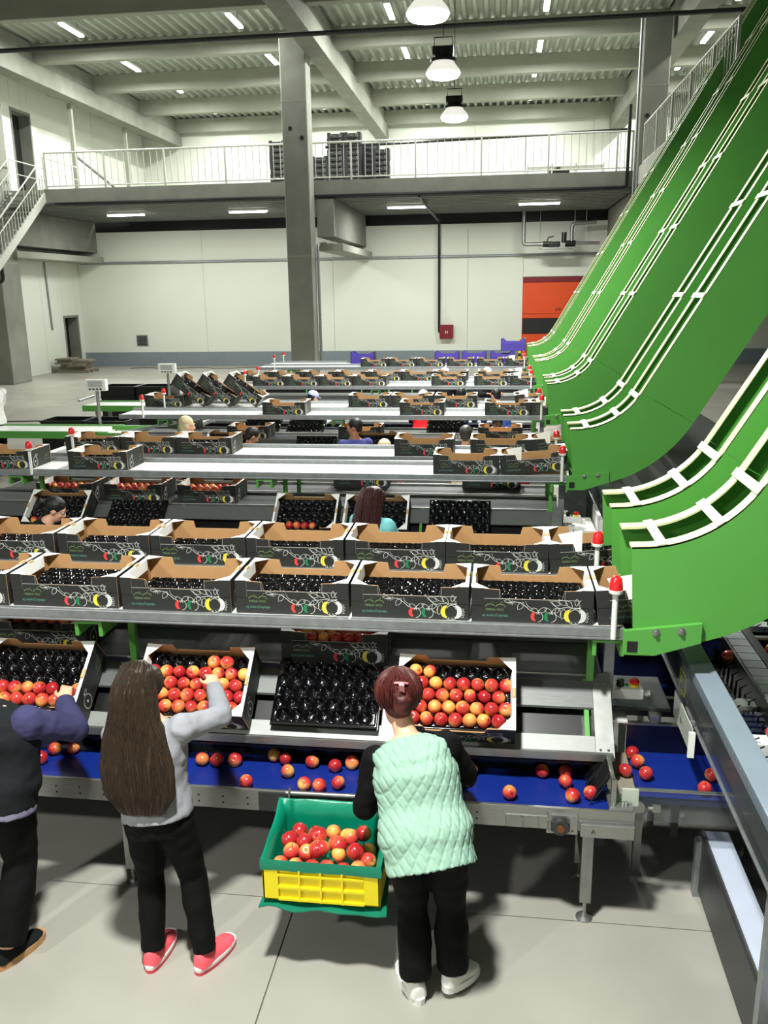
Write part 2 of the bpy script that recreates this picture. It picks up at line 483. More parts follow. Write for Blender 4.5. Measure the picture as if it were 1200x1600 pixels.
# ---------------------------------------------------------------- lamps
def highbay(x, y, z, label, group, watts):
    t = thing('highbay_lamp', label, 'lamp', (x, y, z), group)
    X = Matrix.Translation((x, y, z))
    MB().lathe([(.15, .2), (.16, .16), (.235, .07), (.255, .03), (.25, .02)], 24, X=X).build('shade', M['lamp_white'], t, smooth=True)
    MB().lathe([(.25, .02), (.22, -.03), (.12, -.055), (.02, -.06)], 24, X=X).build('diffuser', M['lamp_glow'], t, smooth=True)
    MB().lathe([(.19, .17), (.19, .21), (.15, .22), (.13, .24), (.13, .36), (.05, .37)], 12, X=X).box(-.15, .15, -.09, .09, .26, .37, 0, X).build('ballast_box', M['black'], t)
    mb = MB().tube([(x - .13, y, z + .3), (x - .13, y, z + .5), (x + .13, y, z + .5), (x + .13, y, z + .3)], .009, 6)
    mb.tube([(x, y, z + .5), (x, y, 11.8)], .006, 5)
    mb.build('hanger', M['black'], t)
    area('lamp_light', (x, y, z - .08), .44, .44, watts, t, shape='DISK')
    return t
for i, y in enumerate((10.9, 13.7, 17.0)):
    highbay(-.86, y, 6.15, '%s round white high bay lamp hanging over the packing lines' % ('nearest, largest', 'middle', 'farthest, smallest')[i], 'high bay lamps over the lines', HIGHBAY_W * .72)
highbay(-.86, 2.0, 6.15, 'high bay lamp above the three workers, outside the picture', 'high bay lamps over the lines', HIGHBAY_W)
highbay(-6, -2.5, 6.15, 'high bay lamp behind the viewer, outside the picture', 'high bay lamps over the lines', HIGHBAY_W * .8)

tb = MB().box(-.09, .09, -.75, .75, 0, .07).mesh('housing', M['white_plastic'])
tg = MB().box(-.075, .075, -.72, .72, -.05, -.001).mesh('tube', M['lamp_glow'])
def tube_light(loc, rz, watts, label, group):
    t = thing('tube_light', label, 'lamp', loc, group); t.rotation_euler = (0, 0, rz)
    for n_, me in (('housing', tb), ('tube', tg)):
        o = bpy.data.objects.new(n_, me); COL.objects.link(o); o.parent = t
    d = bpy.data.lights.new('tube_lamp', 'AREA'); d.shape = 'RECTANGLE'; d.size = .2; d.size_y = 1.4; d.energy = watts; d.color = LAMP_TINT
    o = bpy.data.objects.new('tube_lamp', d); COL.objects.link(o); o.parent = t; o.location = (0, 0, -.07)
    if loc[2] > 8: [setattr(MB().box(-.01, .01, yy, yy + .02, .07, 11.8 - loc[2]).build('bracket', M['galv'], t), 'location', (0, 0, 0)) for yy in (-.4, .38)]
cols = [(-13.9, 'far left'), (-8.45, 'left of the middle column'), (-3.5, 'left of the high bay lamps'), (1.3, 'right of the high bay lamps'), (7.0, 'far right above the chutes')]
for x, s in cols:
    tube_light((x, 34.0, 11.5), 0, TUBE_W, 'bright roof tube light in the rear row, %s' % s, 'roof tube lights')
    tube_light((x, 29.3, 11.5), 0, TUBE_W, 'bright roof tube light in the front row, %s' % s, 'roof tube lights')
for x, s in cols:
    tube_light((x, 38.7, 11.7), 0, 250, 'roof tube light above the gallery floor, %s' % s, 'roof tube lights')
    tube_light((x, 43.3, 11.7), 0, 250, 'roof tube light near the gallery back wall, %s' % s, 'roof tube lights')
for i, x in enumerate((-14.3, -9.45, -3.4, 1.4)):
    tube_light((x, 33.3, 6.13), PI / 2, UNDER_W, '%s tube light under the gallery, counted from the left' % ORD[i], 'tube lights under the gallery')

# ---------------------------------------------------------------- pipes and things on the far walls
def pipe(name, label, path, r, m, cat='pipe', n=8):
    o = MB().tube(path, r, n).build(name, m, None, smooth=True)
    return tag(o, label, cat)
def rounded(path, rad=.15, k=4):
    P = [Vector(p) for p in path]; out = [P[0]]
    for a, b, c in zip(P[:-2], P[1:-1], P[2:]):
        d0 = (a - b).normalized() * min(rad, (a - b).length / 2); d1 = (c - b).normalized() * min(rad, (c - b).length / 2)
        for i in range(k + 1):
            t = i / k
            out.append((b + d0) * (1 - t) ** 2 + b * 2 * t * (1 - t) + (b + d1) * t ** 2)
    return out + [P[-1]]
pipe('water_pipe', 'black pipe along the gallery edge, rising by the right column', rounded([(-15.6, 30.33, 6.27), (4.05, 30.33, 6.27), (4.05, 30.33, 8.75)]), .055, M['black'])
pipe('water_pipe', 'black pipe dropping from the gallery down to the red cabinet', rounded([(-2.7, 30.5, 6.22), (-2.7, 31.2, 6.15), (-2.5, 37.45, 5.9), (-2.5, 37.45, 1.4), (-2.38, 37.45, 1.4)], .1), .055, M['black'])
pipe('cable_tray', 'thin grey rail along the white back wall', [(XL + .2, 37.52, 4.5), (4.0, 37.52, 4.5)], .05, M['galv'], 'rail', 6)
pipe('roof_pipe', 'thin dark pipe crossing the hall below the roof', [(XL, 24.5, 9.68), (XR, 24.5, 9.72)], .06, M['dark_steel'])
gp = thing('gallery_pipe', 'black pipe on thin posts behind the railing, right half of the gallery', 'pipe', (-1, 31.2, 6.75))
MB().tube([(-6.0, 31.2, 7.95), (4.1, 31.2, 8.15)], .05, 8).build('pipe_run', M['black'], gp, smooth=True)
for x in (-5.9, -2.5, .8, 3.9): MB().cyl((x, 31.2, 6.75), (x, 31.2, 7.96 + (x + 6) * .0198), .014, n=6).build('pipe_post', M['galv'], gp)
pipe('drain_pipe', 'black pipe dropping beside the left column', rounded([(-17.45, 29.45, 6.0), (-17.4, 29.45, 3.7), (-17.6, 29.45, 3.6)], .08), .07, M['black'])
pipe('conduit', 'grey conduit running down the left edge of the right column', [(4.17, 29.6, 3), (4.17, 29.6, 11.1)], .045, M['galv'], 'pipe', 6)
pipe('conduit', 'grey conduit down the right side of the middle column', rounded([(-6.16, 30.1, .5), (-6.16, 30.1, 4.7), (-6.16, 31.5, 4.8)], .1), .05, M['galv'], 'pipe', 6)
pipe('conduit', 'thin conduit down the left wall beside the lower doorway', [(XL + .05, 34.6, 4.5), (XL + .05, 34.7, 1.75)], .04, M['galv'], 'pipe', 6)
pipe('floor_cable', 'thin dark cable lying across the empty floor at left', [(-18 + i * 1.1, 20.2 + .3 * math.sin(i * .9) + i * .12, .012) for i in range(9)], .014, M['dark_steel'], 'cable', 5)
pipe('floor_cable', 'loose dark cable on the floor at the foot of the back wall', [(-16 + i * .5, 36.3 + .35 * math.sin(i * 1.3), .012) for i in range(15)], .014, M['dark_steel'], 'cable', 5)
t = thing('fire_cabinet', 'dark red square fire hose cabinet with white letter on back wall', 'cabinet', (-2.2, YB_, 1.4))
box_obj('body', (-2.47, -1.9, YB_ - .2, YB_ - .002, 1.12, 1.7), M['red_box'], t, .01)
v, f = text_mesh('H', .17)
MB().add([(-2.245 + a, YB_ - .203, 1.34 + b) for a, b, c in v], f).build('letter', M['board_white'], t, recalc=False)
t = thing('wall_vent', 'small grey louvred vent low on the white back wall', 'vent', (-15.85, YB_, 1.1))
box_obj('frame', (-16.13, -15.6, YB_ - .03, YB_ - .002, .9, 1.38), M['galv'], t)
for i in range(7):
    box_obj('slat', (-16.08, -15.65, YB_ - .05, YB_ - .03, .94 + i * .06, .975 + i * .06), M['dark_steel'], t)
od = struct(MB().box(1.0, 4.4, YB_ + .02, YB_ + .1, 0, 3.6).build('door_3', M['orange']), 'orange roll door with a black stripe behind the chutes')
for i, (a, b, m_) in enumerate(((0.02, 1.28, 'orange'), (1.3, 1.92, 'door_black'), (1.94, 2.1, 'orange'), (2.12, 3.38, 'orange'), (3.4, 3.6, 'red_box'))):
    box_obj('door_panel', (1.02, 4.38, YB_ - .03, YB_ + .02, a, b), M[m_], od)
v, f = text_mesh('68', .2)
MB().add([(2.36 + a * 1.2, YB_ - .033, 2.22 + b) for a, b, c in v], f).build('number', M['door_black'], od, recalc=False)
t = thing('door_marker', 'short black and yellow striped post at the orange door', 'post', (.93, YB_ - .1, 0))
for i in range(9):
    box_obj('stripe', (.87, .98, YB_ - .16, YB_ - .07, i * .12, i * .12 + .12), M['yellow' if i % 2 == 0 else 'door_black'], t)
# pump set hanging under the gallery
t = thing('pump_set', 'black pumps with silver pipes hung under the gallery above the door', 'pump', (2.3, 36.5, 4.8))
MB().tube(rounded([(.95, 36.5, 6.3), (.95, 36.5, 4.86), (1.75, 36.5, 4.86)], .12), .075, 10).build('inlet_pipe', M['steel_dull'], t, smooth=True)
MB().tube(rounded([(2.85, 36.5, 4.95), (2.85, 36.5, 5.62), (3.8, 36.5, 5.66)], .15), .075, 10).build('outlet_pipe', M['steel_dull'], t, smooth=True)
MB().tube([(3.0, 36.5, 4.88), (3.95, 36.5, 4.86)], .06, 10).build('return_pipe', M['steel_dull'], t, smooth=True)
MB().box(1.65, 2.9, 36.35, 36.65, 4.66, 4.72).box(1.8, 2.95, 36.45, 36.55, 4.54, 4.58).build('tray', M['steel_dull'], t)
MB().cyl((1.72, 36.5, 4.86), (2.05, 36.5, 4.86), .11, n=12).cyl((2.1, 36.5, 4.86), (2.4, 36.5, 4.86), .1, n=12).box(1.95, 2.35, 36.4, 36.6, 4.74, 4.95).build('valve', M['black'], t)
MB().cyl((2.6, 36.5, 4.86), (3.0, 36.5, 4.86), .12, n=12).cyl((2.55, 36.5, 4.9), (2.55, 36.5, 5.3), .1, n=12).build('motor', M['black'], t)
MB().tube([(1.9, 36.5, 4.98), (1.92, 36.5, 5.1), (2.15, 36.5, 5.16)], .025, 6).build('lever', M['black'], t)
for x in (1.6, 2.95, 3.4):
    MB().tube([(x, 36.5, 4.66), (x, 36.5, 6.2)], .012, 5).build('hanger_rod', M['galv'], t)

# pallet of folded boards by the lower doorway
t = thing('board_pallet', 'low pallet heaped with grey boards in the far left corner', 'pallet', (-17.7, 34.8, 0))
for i in range(3):
    box_obj('runner', (-18.3, -16.9, 34.2 + i * .45, 34.32 + i * .45, 0, .1), M['wood_grey'], t)
for i in range(11):
    X = Matrix.Translation((-17.95 + (i % 2) * .55 + RND.uniform(-.08, .08), 34.65 + RND.uniform(-.12, .12), .1 + (i // 2) * .085)) @ Matrix.Rotation(RND.uniform(-.12, .12), 4, 'Z') @ Matrix.Rotation(RND.uniform(-.05, .05), 4, 'Y')
    MB().box(-.36, .36, -.35, .35, 0, .075, 0, X).build('board', M['wood_grey'], t)
# odd pieces on the gallery floor, right of the middle
t = thing('pipe_frame', 'low frame of white pipes standing on the gallery at right', 'frame', (2.2, 31.5, 6.75))
mb = MB()
for y in (31.3, 31.7):
    mb.tube([(.9, y, 7.1), (3.4, y, 7.1)], .03, 6)
    for x in (.9, 1.7, 2.5, 3.4): mb.tube([(x, y, 6.76), (x, y, 7.2)], .03, 6)
mb.build('frame', M['rail_paint'], t)
MB().cyl((1.9, 31.5, 6.8), (1.9, 31.5, 7.15), .1).cyl((1.6, 31.5, 6.95), (2.3, 31.5, 6.95), .07).build('pump', M['black'], t)

# ================================================================ PACKING LINES
YF = [4.19, 7.87, 11.77, 15.57, 19.67]
YK = [5.0, 8.75, 12.6, 16.48, 20.55]
XT0 = [-5.4, -4.93, -5.4, -5.0, -5.5]
NAME = ['nearest', 'second', 'third', 'fourth', 'farthest']
T40 = math.radians(40); SL = math.tan(T40)
POSTX = (.525, -2.05, -4.6)

def track(k, back):
    """Raised crate track: white bed between steel rails, carried by green posts."""
    y0 = (YK if back else YF)[k]; side = 'back' if back else 'front'
    x0 = XT0[k]; x1 = .66
    t = thing('crate_track', 'raised white crate track with steel rails, %s side of the %s packing line' % (side, NAME[k]), 'conveyor', (0, y0, 0))
    box_obj('bed', (x0, x1, y0 - .015, y0 + .445, 1.415, 1.436), M['white_track'], t)
    MB().box(x0, x1, y0 - .05, y0 - .016, 1.395, 1.446).box(x0 + .002, x1, y0 - .05, y0 - .03, 1.38, 1.395).build('front_rail', M['galv'], t, bev=.004)
    MB().box(x0, x1, y0 + .446, y0 + .475, 1.405, 1.475).build('back_rail', M['galv'], t, bev=.004)
    for px in POSTX:
        yb = y0 + .185 if not back else YF[k] + .76
        MB().box(px - .02, px + .02, yb - .02, yb + .02, (.95 if not back else .02), 1.404).build('post', M['green'], t, bev=.004)
        ya_, yz_ = (y0 - .03, y0 + .16) if not back else (y0 - .045, y0 + .1)
        bx_ = px - .02 if px > 0 else px - .235
        q = MB().box(bx_, bx_ + .16, ya_, yz_, 1.356, 1.372)
        q.box(bx_, bx_ + .022, ya_, yz_, 1.285, 1.356).box(bx_ + .138, bx_ + .16, ya_, yz_, 1.285, 1.356).box(bx_, px + .03, yz_ - .04, yz_, 1.372, 1.39)
        q.box(px - .05, px + .05, ya_ + .1, y0 + .45, 1.39, 1.414)
        q.build('bracket', M['green'], t, bev=.003)
    for bx in ((x1 - .06,) if x0 < -5.6 else (x1 - .06, x0 + .38)):
        bt = thing('beacon_lamp', 'red warning lamp on a white stalk, %s end of the %s track, %s line' % ('right' if bx > 0 else 'left', side, NAME[k]), 'lamp', (bx, y0 - .07, 1.38), 'red warning lamps on white stalks')
        X = Matrix.Translation((bx, y0 - .075, 1.4))
        MB().cyl((0, 0, 0), (0, 0, .24), .0145, n=12, X=X).build('stalk', M['white_plastic'], bt, smooth=True)
        MB().lathe([(.02, .235), (.034, .245), (.036, .262), (.03, .265)], 16, X=X).build('socket', M['white_plastic'], bt, smooth=True)
        MB().lathe([(.035, .263), (.033, .29), (.028, .318), (.016, .33), (.003, .332)], 16, X=X).build('lens', M['red_lens'], bt, smooth=True)
    return t

def station(k):
    """Front picking belt, sloped packing stand and take-away belt of one line."""
    o = YF[k] - 4.19; L = NAME[k]; near = k == 0
    X0, X1 = -5.4, .66
    # picking conveyor
    t = thing('picking_conveyor', 'long blue picking belt in a steel frame, front of the %s packing line' % L, 'conveyor', (0, 3.9 + o, 0))
    box_obj('belt', (X0, .60, 3.785 + o, 4.15 + o, .60, .625), M['belt_blue'], t, .003)
    box_obj('front_rail', (X0, .70, 3.765 + o, 3.784 + o, .53, .648), M['steel'], t, .003)
    box_obj('rear_rail', (X0, .70, 4.151 + o, 4.165 + o, .53, .63), M['steel'], t)
    box_obj('back_guard', (X0, .60, 4.135 + o, 4.15 + o, .626, .785), M['black_gloss'], t)
    box_obj('guard_trim', (X0, .60, 4.128 + o, 4.1345 + o, .68, .69), M['dark_steel'], t)
    for lx in (.487, -1.913, -4.31):
        lg = MB().box(lx - .028, lx + .028, 3.79 + o, 3.83 + o, .1, .53).box(lx - .028, lx + .028, 4.1 + o, 4.14 + o, .1, .53).box(lx - .02, lx + .02, 3.83 + o, 4.1 + o, .25, .29).build('leg', M['steel_dull'], t, bev=.003)
        for yy in (3.81, 4.12):
            MB().cyl((lx, yy + o, .012), (lx, yy + o, .11), .009, n=8).lathe([(.042, 0), (.042, .008), (.02, .016), (.012, .03)], 16, X=Matrix.Translation((lx, yy + o, 0))).build('levelling_foot', M['steel'], lg, smooth=True)
    if near:
        mb = MB(); hb = MB()
        for i in range(22):
            x = -2.4 + i * .13
            if -.0 < x < .5: continue
            for z in (.565, .60):
                mb.cyl((x, 3.7645, z), (x, 3.766, z), .006, n=8)
        q = mb.build('bolt_holes', M['door_black'], t); q['kind'] = 'stuff'
        box_obj('splice_plate', (-1.17, -1.0, 3.758, 3.7648, .535, .64), M['dark_steel'], t)
        box_obj('tension_plate', (.08, .30, 3.757, 3.7648, .535, .605), M['steel_dull'], t, .003)
        box_obj('bearing_plate', (.285, .43, 3.752, 3.7648, .515, .62), M['steel'], t, .004)
        bb = MB().cyl((.345, 3.72, .567), (.345, 3.752, .567), .042, n=20).box(.30, .39, 3.73, 3.752, .54, .595).build('bearing_block', M['dark_steel'], t, bev=.004)
        MB().cyl((.345, 3.708, .567), (.345, 3.721, .567), .018, n=14).build('shaft_end', mat('copper_grease', (130, 82, 50), 0.5, 0.6), bb)
        for (bx, bz) in ((.30, .60), (.30, .53), (.405, .60), (.405, .53), (.16, .59), (.235, .59), (.285, .6), (.285, .53)):
            MB().cyl((bx, 3.742, bz), (bx, 3.757, bz), .008, n=6).build('bolt', M['steel'], t)
        box_obj('end_box', (.44, .70, 3.735, 3.7648, .515, .585), M['steel'], t, .006)
        v, f = text_mesh('A', .035)
        MB().add([(.49 + a, 3.7342, .538 + b) for a, b, c in v], f).build('letter', M['door_black'], t, recalc=False)
        # brush and its holder at the right end
        br = MB()
        for i in range(70):
            yy = 3.86 + .25 * RND.random(); z0 = .79 - .1 * abs(yy - 3.98)
            br.tube([(.585, yy, z0), (.55 - .02 * RND.random(), yy + RND.uniform(-.01, .01), .70), (.515 - .03 * RND.random(), yy + RND.uniform(-.03, .03), .628)], [.006, .005, .002], 4)
        q = br.build('brush', M['black'], t); q['kind'] = 'stuff'
        MB().box(.585, .605, 3.80, 4.13, .77, .80).box(.585, .61, 3.79, 3.81, .648, .80).build('brush_bar', M['steel'], t, bev=.003)
        box_obj('corner_bracket', (.575, .69, 3.766, 3.90, .649, .668), M['steel'], t, .004)
        box_obj('glass_flap', (.64, .72, 3.82, 3.83, .65, .74), M['plexi_frost'], t)
        for bx in (.60, .645, .66): MB().lathe([(.012, 0), (.012, .012), (.003, .016)], 8, X=Matrix.Translation((bx, 3.80, .668))).build('bolt', M['steel'], t)
        tr = MB().tube([(-1.02, 3.745, .655), (-.45, 3.745, .66)], .013, 10).build('hanging_tube', M['steel'], t, smooth=True)
    # sloped packing stand
    s = thing('packing_stand', 'sloped steel crate stand between the belts of the %s packing line' % L, 'stand', (0, 4.2 + o, 0))
    def slope(y0, y1, x0, x1, th=.012):
        z0, z1 = .80 + SL * (y0 - 4.05), .80 + SL * (y1 - 4.05)
        return MB().add([(x, y + o, z - d) for d in (th, 0) for x, y, z in ((x0, y0, z0), (x1, y0, z0), (x1, y1, z1), (x0, y1, z1))], [(0, 3, 2, 1), (4, 5, 6, 7), (0, 1, 5, 4), (1, 2, 6, 5), (2, 3, 7, 6), (3, 0, 4, 7)])
    slope(4.035, 4.115, X0, .535).build('lower_shelf', M['shelf_light'], s)
    slope(4.235, 4.35, X0, .535).build('upper_shelf', M['shelf_grey'], s)
    MB().box(X0, .62, 4.015 + o, 4.033 + o, .765, .812).build('lip', M['steel'], s, bev=.003)
    slope(4.03, 4.39, .537, .63, .014).build('end_plate', M['steel_dull'], s)
    slope(4.06, 4.385, X0, .53, .01).build('gap_shade_sheet', M['black'], s).location.z -= .075  # added black sheet, stands for the dark recess between the shelves
    for px in (.5, -.7, -1.93, -3.1, -4.4):
        slope(4.06, 4.37, px - .012, px + .012, .05).build('support', M['green'], s).location.z -= .014
        MB().box(px - .02, px + .02, 4.30 + o, 4.34 + o, 0, .98).build('leg', M['green_dark'], s)
    mb = MB()
    for px in (.56, .60):
        for yy in (4.06, 4.34): mb.lathe([(.007, 0), (.007, .004), (.002, .006)], 8, X=Matrix.Translation((px, yy + o, .80 + SL * (yy - 4.05))))
    q = mb.build('rivet', M['steel'], s); q['kind'] = 'stuff'
    # take-away belts
    for b, (ya, yb) in enumerate(((4.40, 4.90), (5.0, 5.42))):
        c = thing('takeaway_conveyor', 'dark take-away belt for filled crates, %s of the %s packing line' % (('front half', 'rear half')[b], L), 'conveyor', (0, ya + o, 0))
        box_obj('belt', (X0, .60, ya + .02 + o, yb - .02 + o, 1.03, 1.05), M['belt_dark'], c)
        box_obj('front_rail', (X0, .62, ya + o, ya + .018 + o, .97, 1.062), M['steel'], c, .003)
        box_obj('back_rail', (X0, .62, yb - .018 + o, yb + o, .97, 1.075), M['steel_dull'], c, .003)
        for px in (.3, -2.4, -4.9):
            box_obj('leg', (px - .025, px + .025, yb - .1 + o, yb - .05 + o, 0, .97), M['galv'], c)
        if b: box_obj('light_block_panel', (X0, .60, 5.37 + o, 5.385 + o, .10, .968), M['dark_steel'], c)  # unseen panel added to stop light reaching the floor from behind
    rc = thing('picking_conveyor', 'rear blue picking belt behind the raised tracks of the %s packing line' % L, 'conveyor', (0, 6 + o, 0))
    box_obj('belt', (X0, .60, 5.83 + o, 6.19 + o, .60, .625), M['belt_blue'], rc)
    box_obj('front_rail', (X0, .70, 6.195 + o, 6.215 + o, .53, .648), M['steel'], rc)
    box_obj('back_guard', (X0, .60, 5.80 + o, 5.825 + o, .53, .785), M['black_gloss'], rc)
    for lx in (.487, -1.913, -4.31):
        box_obj('leg', (lx - .028, lx + .028, 6.1 + o, 6.14 + o, 0, .60), M['steel_dull'], rc)
        box_obj('leg', (lx - .028, lx + .028, 5.84 + o, 5.88 + o, 0, .60), M['steel_dull'], rc)
    rs = thing('packing_stand', 'rear sloped steel crate stand of the %s packing line' % L, 'stand', (0, 5.6 + o, 0))
    MB().add([(x, y + o, z) for x, y, z in ((X0, 5.45, 1.05), (.55, 5.45, 1.05), (.55, 5.78, .80), (X0, 5.78, .80), (X0, 5.45, 1.035), (.55, 5.45, 1.035), (.55, 5.78, .785), (X0, 5.78, .785))], [(0, 1, 2, 3), (7, 6, 5, 4), (0, 4, 5, 1), (1, 5, 6, 2), (2, 6, 7, 3), (3, 7, 4, 0)]).build('shelf', M['steel_dull'], rs)
    for px in (.5, -1.93, -4.4): MB().box(px - .02, px + .02, 5.60 + o, 5.64 + o, 0, .92).build('leg', M['green_dark'], rs)
    # steel upright at the right end and the control box
    MB().box(.60, .655, 4.40 + o, 4.45 + o, .0, 1.40).build('upright', M['galv'], s, bev=.003)
    if k < 2:
        cb = thing('control_box', 'grey push button box with a red emergency knob, right end of %s line' % L, 'box', (.73, 4.42 + o, .95))
        MB().box(.645, .82, 4.40 + o, 4.50 + o, .93, .99).build('housing', M['white_plastic'], cb, bev=.008)
        MB().lathe([(.024, 0), (.024, .012)], 14, X=Matrix.Translation((.775, 4.45 + o, .99))).build('collar', M['yellow'], cb)
        MB().lathe([(.016, .012), (.026, .018), (.026, .032), (.018, .04), (.002, .042)], 14, X=Matrix.Translation((.775, 4.45 + o, .99))).build('emergency_knob', M['red_lens'], cb, smooth=True)
        MB().lathe([(.022, 0), (.02, .035), (.003, .038)], 12, X=Matrix.Translation((.70, 4.45 + o, .99))).build('switch_knob', M['black'], cb, smooth=True)
        box_obj('push_button', (.725, .745, 4.44 + o, 4.46 + o, .99, 1.0), M['ink_green'], cb)
        MB().cyl((.82, 4.45 + o, .95), (.86, 4.45 + o, .95), .015).build('cable_gland', M['white_plastic'], cb)
        MB().box(.62, .75, 4.51 + o, 4.56 + o, .9, .96).build('mount', M['galv'], cb)

for k in range(5):
    station(k); track(k, False); track(k, True)

# ---------------------------------------------------------------- green crate chutes
def chute(k, back):
    y0 = (YK if back else YF)[k] - .07 - (.0 if not back else .01)
    t = thing('crate_chute', 'tall green crate chute curving down to the %s track of the %s packing line' % ('back' if back else 'front', NAME[k]), 'chute', (.7, y0, 1.35), 'green crate chutes')
    def pt(R, th): return (.70 + R * math.sin(th), 2.53 - R * math.cos(th))
    TH = PI / 3; NA = 14
    up = [(.665, 1.878)] + [pt(.65, TH * i / NA) for i in range(NA + 1)]
    lo = [(.70, 1.352)] + [pt(1.18, TH * i / NA) for i in range(NA + 1)]
    def ext(p, s): return (p[0] + .5 * s, p[1] + .866 * s)
    S = 8.4
    def wall(y, a, b):
        mb = MB(); n = len(a)
        for yy, flip in ((y, 1), (y + .012, 0)):
            v = [(p[0], yy, p[1]) for p in a] + [(p[0], yy, p[1]) for p in b]
            mb.add(v, [((i, n + i, n + i + 1, i + 1) if flip else (i, i + 1, n + i + 1, n + i)) for i in range(n - 1)])
        m_ = len(a)
        ring = [(p[0], p[1]) for p in a] + [(p[0], p[1]) for p in b[::-1]]
        q = len(ring)
        mb.add([(p[0], y, p[1]) for p in ring] + [(p[0], y + .012, p[1]) for p in ring], [(i, (i + 1) % q, q + (i + 1) % q, q + i) for i in range(q)])
        return mb
    for wi, y in enumerate((y0, y0 + .43)):
        wall(y, up, lo).build('lower_side_panel', M['green'], t)
        a, b = ext(up[-1], .004), ext(lo[-1], .004)
        wall(y, [a, ext(a, S)], [b, ext(b, S)]).build('upper_side_panel', M['green'], t)
        mb = MB(); ys_ = (y, y + .085) if wi == 0 else (y + .012 - .085, y + .012)
        pts = [(p[0], p[1] + .003) for p in up] + [ext(up[-1], S)]
        n = len(pts)
        v = [(p[0], ys_[0], p[1]) for p in pts] + [(p[0], ys_[1], p[1]) for p in pts] + [(p[0], ys_[0], p[1] - .012) for p in pts] + [(p[0], ys_[1], p[1] - .012) for p in pts]
        f = []
        for i in range(n - 1):
            f += [(i, i + 1, n + i + 1, n + i), (2 * n + i, 3 * n + i, 3 * n + i + 1, 2 * n + i + 1), (i, 2 * n + i, 2 * n + i + 1, i + 1), (n + i, n + i + 1, 3 * n + i + 1, 3 * n + i)]
        f += [(0, n, 3 * n, 2 * n), (n - 1, 3 * n - 1, 4 * n - 1, 2 * n - 1)]
        mb.add(v, f).build('edge_flange', M['cream'], t)
    # slide floor between the walls
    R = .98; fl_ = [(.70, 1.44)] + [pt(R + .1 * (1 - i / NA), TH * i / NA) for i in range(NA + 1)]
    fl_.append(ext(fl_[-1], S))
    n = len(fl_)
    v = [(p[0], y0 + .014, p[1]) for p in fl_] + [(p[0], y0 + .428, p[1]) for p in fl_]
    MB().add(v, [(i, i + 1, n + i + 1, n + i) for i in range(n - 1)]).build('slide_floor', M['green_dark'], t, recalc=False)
    v = [(up[0][0] + .02, y0 + .014, 1.6), (up[0][0] + .02, y0 + .1, 1.6)]
    # white cross bars
    def at(s):
        if s < TH: p = pt(.65, s); d = (math.cos(s), math.sin(s))
        else: p = ext(up[-1], s - TH); d = (.5, .866)
        return p, d
    for s in (.17, .62, .98, TH + .95, TH + 1.9, TH + 2.05 + .8, TH + 3.8, TH + 4.75, TH + 5.7, TH + 6.65):
        p, d = at(s); nx, nz = -d[1], d[0]; h = .024
        c = [(p[0] + d[0] * a + nx * b, p[1] + d[1] * a + nz * b) for a, b in ((-h, .005), (h, .005), (h, .012), (-h, .012))]
        MB().prism(c, 'y', y0 - .004, y0 + .446).build('cross_bar', M['cream_bar'], t)
    # foot plate with bolts and square tube end
    MB().prism([(.645, 1.325), (.80, 1.325), (1.02, 1.40), (1.02, 1.505), (.66, 1.455), (.645, 1.455)], 'y', y0 - .03, y0 - .002).build('mount_plate', M['green'], t, bev=.003)
    box_obj('tube_end', (.665, .715, y0 - .034, y0 - .029, 1.345, 1.40), M['door_black'], t)
    for bx, bz in ((.80, 1.452), (.92, 1.463)):
        MB().lathe([(.02, 0), (.02, .006), (.011, .008), (.011, .018), (.002, .02)], 10, X=Matrix.Translation((bx, y0 - .03, bz)) @ Matrix.Rotation(PI / 2, 4, 'X')).build('bolt', M['steel'], t, smooth=True)
for k in range(5):
    chute(k, False); chute(k, True)

# ================================================================ CRATES, TRAYS, APPLES
CL, CW, CLO, CSH, CT = .615, .40, .128, .185, .006
SHO = .145

